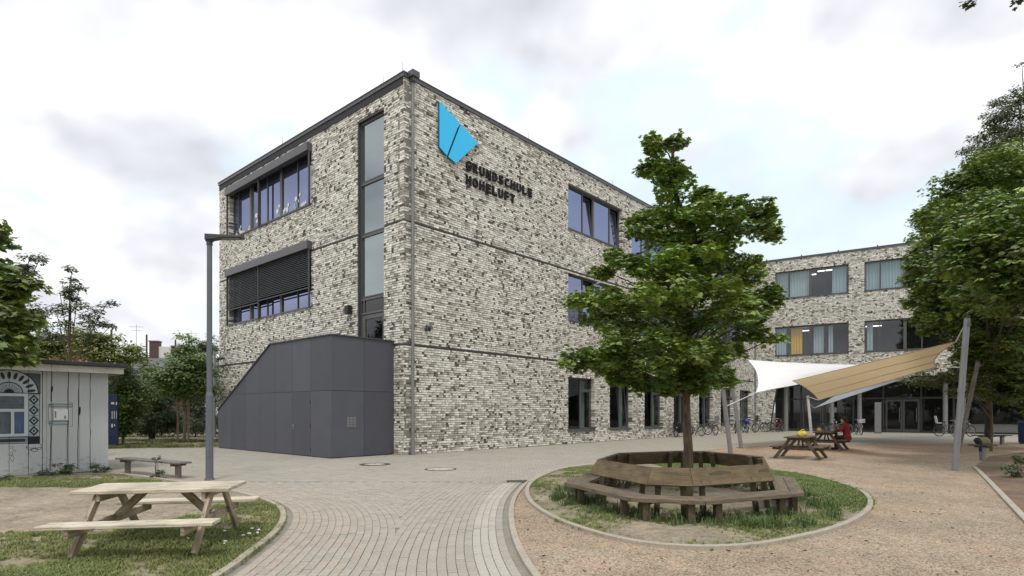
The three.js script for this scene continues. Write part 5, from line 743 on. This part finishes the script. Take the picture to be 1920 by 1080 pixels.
// blobs: [x, y, z, rx, ry, rz, count] relative to the base; leaves lie thicker toward the outside of each
function crown(parent, blobs, geos, tone, seed, name = 'crown', scale = 1) {
  const R = rng(seed), per = geos.map(() => []), q = new THREE.Quaternion(), ball = () => { let x, y, z, l; do { x = R() * 2 - 1; y = R() * 2 - 1; z = R() * 2 - 1; l = x * x + y * y + z * z; } while (l > 1); return [x, y, z, l]; };
  for (const b of blobs) { // each mass is a handful of flat sprays with gaps between them
    const K = clamp(Math.round(b[6] / 13), 2, 26); let left = b[6];
    for (let k = 0; k < K; k++) { let [cx, cy, cz, cl] = ball(); const far = R() < 0.18, out = (far ? 1.12 : 0.86) / Math.max(0.55, Math.sqrt(cl)); if (cl > 0.05 && R() < 0.6) { cx *= out; cy *= out; cz *= out; } const sr = (far ? 0.7 : 1) * (0.24 + 0.26 * R()), n = k === K - 1 ? left : Math.min(left, Math.round(b[6] / K * (far ? 0.4 : 0.5 + R()))); left -= n; const tk = 0.78 + 0.44 * R(), ax = b[0] + cx * b[3] * 0.84, ay = b[1] + cy * b[4] * 0.84, az = b[2] + cz * b[5] * 0.84, rot = Math.atan2(cz * b[5], cx * b[3]);
      for (let i = 0; i < n; i++) { const [x, y, z] = ball(), ext = 1 + 0.5 * R() * R(), s = scale * (0.7 + 0.5 * R()); const lx = x * ext, px = lx * Math.cos(rot) - z * 0.8 * Math.sin(rot), pz = lx * Math.sin(rot) + z * 0.8 * Math.cos(rot);
        q.setFromEuler(new THREE.Euler((R() - 0.5) * 0.8, R() * 6.283, (R() - 0.5) * 0.8)); const c = tone(R, b); per[(R() * geos.length) | 0].push({ m: new THREE.Matrix4().compose(V(ax + px * b[3] * sr, ay + y * (b[3] + b[4]) * 0.5 * sr * (0.5 + 0.4 * tk) - Math.abs(lx) * b[4] * 0.08, az + pz * b[5] * sr), q, V(s, s, s)), c: c.map((v) => v * tk) }); } } }
  per.forEach((list, k) => { const im = new THREE.InstancedMesh(geos[k], M.leaf, list.length), c = new THREE.Color(); list.forEach((e, i) => { im.setMatrixAt(i, e.m); im.setColorAt(i, c.setRGB(...e.c)); }); im.name = name; im.userData.kind = 'stuff'; parent.add(im); }); }
const toner = (base, vary, warm = 0.2) => (R, b) => { const k = 1 + vary * (R() - 0.5) * 2, w = warm * (R() * R()); const t = b[7] ?? 0; return [(base[0] * (1 + w * 1.5) + t * 0.06) * k, (base[1] * (1 + w * 0.4) + t * 0.055) * k, base[2] * k]; };
const mapleBig = [1, 2, 3].map((s) => clump(11, 0.088, 0.12, s, true, 0.45)), mapleMid = [4, 5, 6].map((s) => clump(10, 0.16, 0.26, s)), oval = [7, 8, 9].map((s) => clump(10, 0.11, 0.26, s, false)), ovalSmall = [10, 11].map((s) => clump(10, 0.1, 0.17, s, false)), nearLeaf = [12, 13].map((s) => clump(8, 0.2, 0.24, s, true, 0.9));

{ // the young maple inside the octagonal bench
  const b0 = V(3.13, 0, -10.5), d = 10.5, k = d / F, t = thing('maple_tree', 'young green maple growing inside the octagonal bench', 'tree', b0);
  const spec = [ // picture-plane centre and half sizes of the leaf masses, with how far each lies before or behind the trunk
    [1238, 268, 32, 20], [1222, 296, 32, 22], [1268, 264, 20, 16], [1248, 312, 36, 26], [1256, 345, 40, 28], [1272, 320, 26, 20], [1262, 385, 56, 34, -0.2, 0.25], [1308, 360, 34, 24], [1322, 395, 40, 28, 0, 0.3], [1372, 402, 36, 24, 0.1], [1412, 402, 26, 18, 0.2], [1398, 430, 44, 28, 0.2], [1428, 446, 22, 18, 0.3],
    [1212, 412, 34, 26, -0.2], [1208, 452, 40, 28, 0.4], [1270, 440, 60, 40, -0.7, 0.1, 0.7], [1340, 450, 62, 42, -0.6, 0.3, 0.9], [1168, 492, 40, 26, 0.3], [1140, 512, 32, 20, 0.1], [1222, 512, 60, 40, -0.7, 0.1, 0.8], [1300, 520, 66, 44, -1.1, -0.2, 0.9], [1370, 520, 52, 38, -0.5, 0.4], [1402, 500, 26, 22, 0.1],
    [1104, 552, 36, 24, 0.1], [1082, 574, 28, 18, 0.2], [1150, 566, 50, 34, -0.5, 0.4], [1214, 584, 62, 42, -1.2, 0, 1.1], [1296, 590, 66, 42, -1.3, 0.1, 1.3], [1362, 588, 48, 36, -0.7, 0.6], [1446, 540, 26, 18, 0.1], [1440, 570, 32, 26, 0.1], [1422, 596, 30, 20, 0.2],
    [1122, 606, 26, 18, 0.2], [1164, 640, 52, 30, -0.6, 0.5], [1088, 672, 34, 22, 0.1], [1066, 686, 20, 13, 0.2], [1128, 676, 40, 26, -0.2, 0.4], [1202, 668, 58, 38, -1.1, 0.2, 1.0], [1274, 668, 66, 40, -1.3, 0, 1.2], [1338, 660, 44, 34, -0.8, 0.5], [1400, 628, 32, 15, 0.1], [1448, 634, 24, 13, 0.2], [1386, 660, 18, 14], [1358, 708, 24, 16, 0.1],
    [1184, 704, 34, 18, -0.2, 0.3], [1232, 704, 46, 22, -0.7, 0.5], [1290, 704, 52, 22, -0.8, 0.1, 0.8], [1330, 700, 30, 18, 0.2], [1262, 728, 30, 10, -0.3, 0.3], [1310, 726, 26, 10, 0.1], [1204, 728, 14, 8]];
  const blobs = [], R = rng(12), limbs = [];
  const axis = (y) => V(0.02 - 0.3 * sstep(y, 3.2, 6.4), y, 0);
  for (const [px, py, rx, ry, ...zs] of spec) for (const z of zs.length ? zs : [0]) { const p = P(px, py, d).sub(b0), c = V(p.x, p.y, z + (R() - 0.5) * 0.3), X = rx * k * 0.94, Y = ry * k * 0.98, Z = (X + Y) / 2 * 1.15, edge = Math.hypot(c.x, c.z) > 0.9 ? 1 : 0; blobs.push([c.x, c.y, c.z, X, Y, Z, Math.round(20 + 470 * X * Y * (zs.length > 1 ? 0.8 : 1)), (c.y > 3 && px < 1300 ? 0.6 : 0.2) * edge + (R() < 0.2 ? 0.5 : 0)]);
    if (R() < 0.75) { const y0 = clamp(c.y - 0.35 - 0.35 * Math.hypot(c.x, c.z), 1.9, 6.2); const s = axis(y0), m = s.clone().lerp(c, 0.5).add(V((R() - 0.5) * 0.12, 0.1, (R() - 0.5) * 0.12)); limbs.push(taperTube([s, m, c], 0.028, 0.006, 8, 5)); } }
  part('trunk', [taperTube([V(0, -0.1, 0), V(0.01, 0.8, 0.01), V(-0.02, 1.7, 0), V(0.03, 2.9, -0.02), axis(4.2), axis(5.4), axis(6.3)], 0.1, 0.02, 30, 12, 0.12), ...limbs], M.bark, t);
  crown(t, blobs, mapleBig, toner([0.155, 0.275, 0.035], 0.5, 0.6), 21); }

function bigTree(name, label, base, trunkR, trunkTop, blobs, geos, tone, seed, m = M.bark, scale = 1, group, above = false) {
  const t = thing(name, label, 'tree', base, 0, group), R = rng(seed + 1), limbs = []; for (const b of blobs) if (R() < 0.8) { const y0 = above ? b[1] + 3 : clamp(b[1] * 0.55, trunkTop * 0.4, trunkTop); limbs.push(taperTube([V(0, y0, 0), V(b[0] * 0.5, (y0 + b[1]) * 0.5 + (above ? 1.3 : 0.2), b[2] * 0.5), V(b[0], b[1], b[2])], trunkR * 0.4, 0.012, 8, 6)); }
  part('trunk', [taperTube([V(0, -0.2, 0), V(0.04, trunkTop * 0.35, 0), V(-0.05, trunkTop * 0.7, 0.03), V(0, trunkTop * 1.15, 0)], trunkR, trunkR * 0.35, 18, 12, 0.1), ...limbs], m, t); crown(t, blobs, geos, tone, seed, 'crown', scale); return t; }
// turns leaf masses given as picture-plane spots into places round a tree at one distance
const masses = (base, d, list) => list.flatMap(([px, py, rx, ry, zs, n, warm]) => zs.map((z) => { const k = (d - z) / F, p = P(px, py, d - z).sub(base); return [p.x, p.y, p.z, rx * k, ry * k, (rx + ry) * 0.5 * k, n, warm ?? 0]; }));

{ // the large tree on the right
  const d = 26, base = P(1852, 772, d).setY(0);
  bigTree('broadleaf_tree', 'large dark green tree filling the right edge above the sail', base, 0.15, 7.5, masses(base, d, [
    [1890, 450, 80, 60, [6], 380], [1900, 545, 80, 55, [6, 8], 380], [1830, 540, 50, 50, [5], 260], [1960, 500, 90, 90, [6, 9], 420], [1850, 470, 70, 50, [8.5, 10.5], 330], [1900, 420, 80, 50, [9.5], 380], [1905, 530, 70, 40, [10.5], 260], [2010, 430, 120, 110, [5, 9, 12], 420], [1870, 330, 60, 60, [-1.5, 1.5], 330, 0.2], [1800, 350, 50, 45, [0], 330, 0.2], [1760, 420, 46, 50, [-1, 1], 300, 0.35], [1820, 430, 80, 60, [-3, 0, 3], 330], [1905, 420, 80, 80, [-3, 1], 380], [1745, 480, 34, 36, [0, 1.4], 240, 0.6], [1735, 520, 30, 30, [0.6], 230, 0.6], [1790, 510, 60, 55, [-2, 1, 3], 330, 0.1], [1870, 520, 80, 70, [-3, 0, 3.4], 400], [1940, 540, 80, 90, [-2, 2], 420],
    [1745, 570, 34, 30, [0, 1.5], 230, 0.5], [1800, 590, 56, 46, [-2, 0.5, 2.6], 320], [1870, 610, 70, 50, [-2, 1, 3.4], 380], [1940, 640, 70, 60, [-1, 2], 380], [1850, 660, 50, 32, [0, 2.4], 300], [1900, 700, 60, 34, [0, 2], 330, 0.1], [1880, 730, 40, 18, [1.5], 160, 0.2], [1715, 500, 14, 12, [1], 40, 0.6], [1712, 560, 12, 10, [1], 40, 0.6], [1728, 600, 24, 14, [1], 110, 0.2], [1960, 420, 60, 120, [0], 420], [1960, 740, 50, 40, [1], 240]]), mapleMid, toner([0.145, 0.25, 0.036], 0.45, 0.6), 41, M.dark_bark, 1.0);
  const d2 = 30, b2 = P(1935, 772, d2).setY(0);
  bigTree('broadleaf_tree', 'tall loose-leaved tree reaching the top right corner behind the broad one', b2, 0.25, 13, masses(b2, d2, [[1905, 235, 40, 40, [0], 330], [1862, 258, 36, 30, [0], 240], [1885, 210, 36, 26, [0], 200], [1900, 280, 50, 40, [0, 1], 260], [1840, 300, 40, 24, [0], 160], [1832, 272, 24, 18, [0], 50], [1812, 290, 18, 12, [0], 34], [1908, 178, 24, 18, [0], 60], [1916, 120, 9, 8, [0], 16], [1940, 200, 60, 80, [0], 300], [1850, 222, 22, 16, [0], 36], [1950, 330, 60, 80, [0], 260]]), oval, toner([0.08, 0.125, 0.034], 0.4, 0.5), 43, M.dark_bark);
  const d3 = 11, b3 = V(13.5, 0, -9.6);
  const t3 = bigTree('broadleaf_tree', 'nearby tree whose twig ends hang in at the top right edge', b3, 0.2, 12, masses(b3, d3, [[1816, 4, 12, 6, [0], 8], [1908, 4, 12, 6, [0], 7], [1914, 478, 16, 10, [0], 7, 1.2], [1912, 590, 10, 6, [0], 4, 1], [1990, 60, 60, 60, [0], 60]]), [14, 15].map((s) => clump(6, 0.085, 0.08, s)), toner([0.05, 0.085, 0.03], 0.3, 0.3), 45, M.dark_bark, 1, undefined, true);
  const d4 = 24, b4 = P(1858, 772, d4).setY(0);
  bigTree('sapling_tree', 'light yellow-green sapling behind the thick grey mast', b4, 0.06, 3.2, masses(b4, d4, [[1715, 712, 26, 9, [0], 60], [1752, 708, 34, 16, [0], 110], [1790, 690, 40, 22, [0], 130], [1832, 716, 40, 24, [0], 170], [1790, 650, 26, 22, [0.4], 60], [1866, 742, 30, 14, [0], 80], [1800, 735, 22, 12, [0], 50]]), oval, toner([0.15, 0.21, 0.035], 0.3, 0.4), 47); }
{ // left side
  const d = 13.2, base = P(-110, 772, 14.5).setY(0);
  bigTree('broadleaf_tree', 'bright green maple at the left edge hanging over the hut roof', base, 0.2, 4, masses(base, d, [[-10, 440, 30, 30, [0], 50, 0.3], [-20, 510, 50, 40, [0], 110, 0.5], [20, 560, 40, 34, [0], 100, 0.8], [-10, 590, 60, 44, [-0.5, 0.4], 110, 0.8], [40, 530, 24, 16, [0.2], 36, 0.8], [30, 610, 36, 30, [0], 80, 0.6], [0, 640, 46, 34, [0, 0.5], 90, 0.5], [24, 672, 22, 12, [0.4], 40, 0.8], [-90, 540, 90, 90, [0], 220, 0.2], [-80, 440, 70, 60, [0], 130, 0.2]]), nearLeaf, toner([0.13, 0.22, 0.04], 0.4, 0.5), 51);
  const d2 = 19, b2 = P(10, 772, d2).setY(0);
  bigTree('broadleaf_tree', 'thin dark-leaved tree behind the left maple', b2, 0.05, 5.4, masses(b2, d2, [[46, 496, 26, 14, [0], 34], [58, 478, 18, 10, [0], 18], [74, 486, 12, 8, [0], 10], [40, 520, 36, 16, [0], 40], [50, 560, 36, 30, [0], 60], [60, 600, 30, 26, [0], 60]]), ovalSmall, toner([0.065, 0.085, 0.035], 0.3, 0.4), 53, M.bark, 1.2);
  const d3 = 24, b3 = P(132, 772, d3).setY(0);
  bigTree('broadleaf_tree', 'spindly open-crowned tree rising behind the hut roof', b3, 0.045, 6.2, masses(b3, d3, [[134, 512, 10, 14, [0], 22], [130, 535, 22, 14, [0], 40], [148, 540, 16, 12, [0], 22], [112, 548, 14, 10, [0], 20], [132, 570, 34, 18, [0], 66], [106, 588, 34, 16, [0], 54], [150, 600, 34, 16, [0], 56], [112, 616, 44, 18, [0], 74], [200, 570, 16, 10, [0], 20], [190, 590, 16, 10, [0], 20], [178, 612, 22, 14, [0], 40], [212, 606, 14, 9, [0], 16], [90, 628, 30, 14, [0], 44], [160, 630, 30, 12, [0], 40]]), ovalSmall, toner([0.08, 0.12, 0.035], 0.35, 0.5), 55, M.bark, 1.25);
  const shrub = (name, label, cat, px, dd, list, geos, base4, seed, scale = 1) => { const b = P(px, 772, dd).setY(0), t = thing(name, label, cat, b), R = rng(seed), bl = masses(b, dd, list); part('stem', bl.slice(0, 9).map((q) => taperTube([V((R() - 0.5) * 0.3, -0.1, 0), V(q[0] * 0.4, q[1] * 0.5, q[2] * 0.5), V(q[0], q[1], q[2])], 0.045, 0.01, 8, 5)), M.bark, t); crown(t, bl, geos, toner(base4, 0.42, 0.5), seed, 'foliage', scale); return t; };
  shrub('shrub', 'yellow-green shrub behind the hut between spindly tree and house', 'shrub', 190, 27, [[60, 655, 40, 14, [0], 130], [100, 640, 36, 16, [0], 140], [140, 630, 36, 16, [0], 140], [200, 628, 20, 14, [0], 60], [120, 655, 40, 16, [0], 180], [175, 640, 36, 18, [0], 180], [205, 655, 34, 22, [0], 160], [235, 668, 26, 22, [0], 130], [170, 665, 60, 18, [0], 200], [240, 650, 20, 12, [0], 50], [90, 665, 40, 14, [0], 100]], oval, [0.17, 0.23, 0.035], 61, 1.35);
  shrub('shrub', 'leafy light green shrub right of the blue container', 'shrub', 232, 28, [[232, 720, 26, 24, [0], 200], [238, 760, 24, 30, [0], 230], [228, 795, 22, 22, [0], 200], [262, 735, 30, 22, [0], 190], [222, 690, 22, 14, [0], 90]], oval, [0.13, 0.22, 0.04], 63, 1.35);
  shrub('shrub', 'dark shrub in the planting bed left of the staked tree trunks', 'shrub', 285, 33, [[255, 690, 26, 14, [0], 90], [280, 760, 36, 40, [0, 1], 300], [262, 795, 26, 20, [0.6], 160], [310, 735, 30, 24, [0], 170], [310, 790, 30, 26, [0], 220], [290, 715, 40, 16, [0], 150]], oval, [0.085, 0.14, 0.035], 65, 1.3);
  const d5 = 31, b5 = P(345, 772, d5).setY(0);
  bigTree('broadleaf_tree', 'layered green tree on thin pale trunk between shrubs and lamp post', b5, 0.09, 4.2, masses(b5, d5, [[350, 636, 12, 10, [0], 30], [346, 656, 24, 14, [0], 110], [352, 680, 40, 18, [0, 0.8], 200], [340, 704, 52, 18, [0, 1], 260], [372, 700, 34, 20, [0], 220], [330, 728, 44, 14, [0, 1], 200], [380, 730, 30, 16, [0], 180], [350, 745, 40, 10, [0], 80], [300, 690, 20, 12, [0], 40]]), oval, toner([0.12, 0.21, 0.04], 0.42, 0.5), 67, M.pale_bark, 1.4);
  for (const [px, label] of [[333, 'left wooden stake beside the pale tree trunk'], [353, 'right wooden stake beside the pale tree trunk']]) { const t = thing('tree_stake', label, 'stake', P(px, 772, 30.6).setY(0)); part('stake_post', rod(V(0, -0.2, 0), V(0.02, 2.1, 0), 0.055, 0.05, 9), M.pale_bark, t); part('stake_tie', rod(V(0.0, 1.7, 0), V(px < 340 ? 0.25 : -0.18, 1.75, -0.3), 0.014, 0.014, 5), M.dark_cloth, t); }
  { const t = thing('boundary_hedge', 'tall dark hedge closing the yard behind the planting bed', 'hedge', P(300, 772, 38).setY(0)); const bl = []; for (let i = 0; i < 24; i++) bl.push([-15.5 + i * 0.95, 1.3, (i % 3) * 0.5, 1.0, 1.5, 0.8, 170], [-15.5 + i * 0.95, 2.9, (i % 2) * 0.6, 1.0, 0.9, 0.8, 110]); part('stem', bl.filter((_, i) => i % 2 === 0).map((q) => taperTube([V(q[0], -0.1, q[2]), V(q[0] + 0.1, 1.2, q[2]), V(q[0], 2.6, q[2])], 0.05, 0.02, 6, 5)), M.bark, t); crown(t, bl, oval, toner([0.045, 0.075, 0.025], 0.4, 0.4), 71, 'foliage', 1.25); }
  { const b = P(398, 772, 44).setY(0); bigTree('broadleaf_tree', 'dark tree half hidden behind the lamp post and building end', b, 0.14, 5.5, masses(b, 44, [[395, 640, 22, 14, [0], 90], [390, 664, 30, 20, [0], 160], [372, 660, 22, 14, [0], 90], [395, 700, 30, 26, [0], 220], [392, 745, 28, 30, [0], 220], [395, 785, 24, 22, [0], 160]]), oval, toner([0.06, 0.1, 0.03], 0.4, 0.4), 73, M.bark, 1.3); }
  const weed = (label, pos, h, w, n, seed, base4 = [0.06, 0.11, 0.03]) => { const t = thing('weed_plant', label, 'plant', pos), R = rng(seed); part('stem', Array.from({ length: 4 }, () => taperTube([V(0, -0.02, 0), V((R() - 0.5) * w * 0.5, h * 0.5, (R() - 0.5) * w * 0.5), V((R() - 0.5) * w, h * 0.9, (R() - 0.5) * w)], 0.008, 0.003, 6, 5)), M.bark, t); crown(t, [[0, h * 0.45, 0, w, h * 0.45, w * 0.8, n], [0, h * 0.8, 0, w * 0.35, h * 0.22, w * 0.35, Math.ceil(n * 0.3)]], [16, 17].map((s) => clump(6, 0.07, 0.07, s, false)), toner(base4, 0.4, 0.5), seed, 'leaf_cluster'); };
  weed('upright weed growing in front of the low bench', G(293, 897), 0.55, 0.16, 26, 81); weed('leafy weed at the hut wall below the paper notice', G(118, 892).add(V(0, 0, 0)), 0.32, 0.4, 70, 82, [0.07, 0.13, 0.03]); weed('low weed at the right corner of the hut', G(178, 886), 0.3, 0.35, 40, 83); weed('low weed below the painted column on the hut', G(84, 895), 0.24, 0.28, 26, 84); weed('small weed at the left edge of the hut wall', G(12, 905), 0.22, 0.3, 26, 85); weed('thin weed beside the hut corner board', G(156, 885), 0.36, 0.12, 14, 86);
  weed('leafy shrub shoot at the right edge of the soil bed', P(1915, 905, 14.2).setY(0.0), 0.6, 0.45, 90, 87, [0.05, 0.1, 0.03]); }
// grass: tufts where the ground is green
{ const blade = (seed, n, h) => { const R = rng(seed), pos = []; for (let i = 0; i < n; i++) { const a = R() * 6.283, x = (R() - 0.5) * 0.07, z = (R() - 0.5) * 0.07, w = 0.0035, L = h * (0.5 + R()), lean = 0.3 + R() * 0.9, dx = Math.cos(a), dz = Math.sin(a), mx = x + dx * L * lean * 0.4, mz = z + dz * L * lean * 0.4; pos.push(x - dz * w, 0, z + dx * w, x + dz * w, 0, z - dx * w, mx - dz * w * 0.8, L * 0.6, mz + dx * w * 0.8, x + dz * w, 0, z - dx * w, mx + dz * w * 0.8, L * 0.6, mz - dx * w * 0.8, mx - dz * w * 0.8, L * 0.6, mz + dx * w * 0.8, mx - dz * w * 0.8, L * 0.6, mz + dx * w * 0.8, mx + dz * w * 0.8, L * 0.6, mz - dx * w * 0.8, x + dx * L * lean, L * 0.85, z + dz * L * lean); } const g = new THREE.BufferGeometry(); g.setAttribute('position', new THREE.Float32BufferAttribute(pos, 3)); g.computeVertexNormals(); return g; };
  const scatter = (name, label, geo, spots, base4) => { const im = new THREE.InstancedMesh(geo, M.blade, spots.length), m = new THREE.Matrix4(), q = new THREE.Quaternion(), c = new THREE.Color(), R = rng(spots.length); spots.forEach(([x, d, s, y, dry], i) => { q.setFromAxisAngle(V(0, 1, 0), R() * 6.283); m.compose(V(x, y, -d), q, V(s, s * (0.8 + 0.5 * R()), s)); im.setMatrixAt(i, m); const k = 0.7 + 0.6 * R(), w = dry + 0.5 * R() * R(); im.setColorAt(i, c.setRGB((base4[0] + 0.12 * w) * k, (base4[1] + 0.07 * w) * k, (base4[2] + 0.03 * w) * k)); }); im.name = name; im.userData.kind = 'stuff'; im.userData.label = label; scene.add(im); };
  const R = rng(123), A = [], B = [], E = [];
  const yLawn = (x, d) => 0.005 + 0.045 * sstep(distTo(LCs, x, d), 0.1, 1.2), yIsl = (x, d) => 0.004 + 0.05 * sstep(distTo(ICs, x, d), 0.05, 1.0);
  for (let i = 0; i < 90000; i++) { const d = 4.8 + Math.pow(R(), 1.3) * 10, x = -(R() * Math.min(13, d * 0.95 + 0.5)) - 2.2; if (!inPoly(lawnPoly, x, d)) continue; const g = green(x, d); if (R() > (g - 0.34) * 1.9) continue; A.push([x, d, 0.7 + 0.5 * g, yLawn(x, d), 0.9 - 0.75 * g]); }
  for (let i = 0; i < 60000; i++) { const d = 6.6 + R() * 12, x = R() * 7.6; if (!inPoly(IC, x, d)) continue; const g = green(x, d); if (R() > (g - 0.24) * 1.5) continue; B.push([x, d, 0.7 + 0.5 * g, yIsl(x, d), 0.85 - 0.75 * g]); }
  for (let i = 0; i < 4200; i++) { const a = R() * 6.283, e = 0.74 + R() * 0.3, x = 3.05 + Math.cos(a) * 2.25 * e, d = 10.5 + Math.sin(a) * 2.6 * e; if (R() > 0.25 + 2.2 * fbm(x * 1.6, d * 1.6, 3, 2) + (d < 9 ? 0.1 : 0)) continue; E.push([x, d, 0.8 + R() * R() * 1.6, yIsl(x, d), 0.05]); }
  const D = []; for (let i = 0; i < 26000; i++) { const x = -30 + R() * 19, d = 24.5 + R() * 8; if (!inPoly(backBed, x, d) || Math.abs(x) > d * 0.9) continue; const g = green(x, d); if (R() > (g - 0.25) * 1.4) continue; D.push([x, d, 1.6, 0, 0.4]); }
  const g1 = blade(1, 9, 0.038), g2 = blade(2, 8, 0.07);
  scatter('lawn_grass', 'short patchy grass around the pale picnic table', g1, A, [0.14, 0.2, 0.045]); scatter('island_grass', 'patchy grass inside the kerbed tree island', g1, B, [0.125, 0.2, 0.04]); scatter('tall_grass', 'longer dark grass and weeds growing under the octagonal bench', g2, E, [0.08, 0.15, 0.035]); scatter('bed_grass', 'thin grass along the planting bed behind the hut', g2, D, [0.11, 0.16, 0.04]);
  console.log('grass', A.length, B.length, E.length, D.length); }

// trees across the yard, behind the viewer: what the entrance glass mirrors
{ const b = V(-14, 0, 20), blobs = [], R = rng(7); for (let i = 0; i < 15; i++) for (let j = 0; j < 4; j++) blobs.push([-10 + i * 2.6 + R(), 1.6 + j * 2.9 + R(), 2 + R() * 3, 2.2, 2.0, 2.0, 110]);
  const t = thing('tree_belt', 'dense belt of leafy trees on the far side of the yard, mirrored in the entrance glass', 'trees', b); t.userData.kind = 'stuff'; part('trunk', Array.from({ length: 12 }, (_, i) => taperTube([V(-9 + i * 3.1, -0.1, 3), V(-9 + i * 3.1, 3, 3.1), V(-9 + i * 3.1, 8, 3)], 0.2, 0.06, 8, 7)), M.bark, t); crown(t, blobs, [clump(10, 0.42, 0.7, 91, false), clump(10, 0.38, 0.7, 92, false)], toner([0.05, 0.085, 0.025], 0.4, 0.4), 93); }

scene.traverse((o) => { if (o.isMesh) shade(o); });
renderer.render(scene, camera);
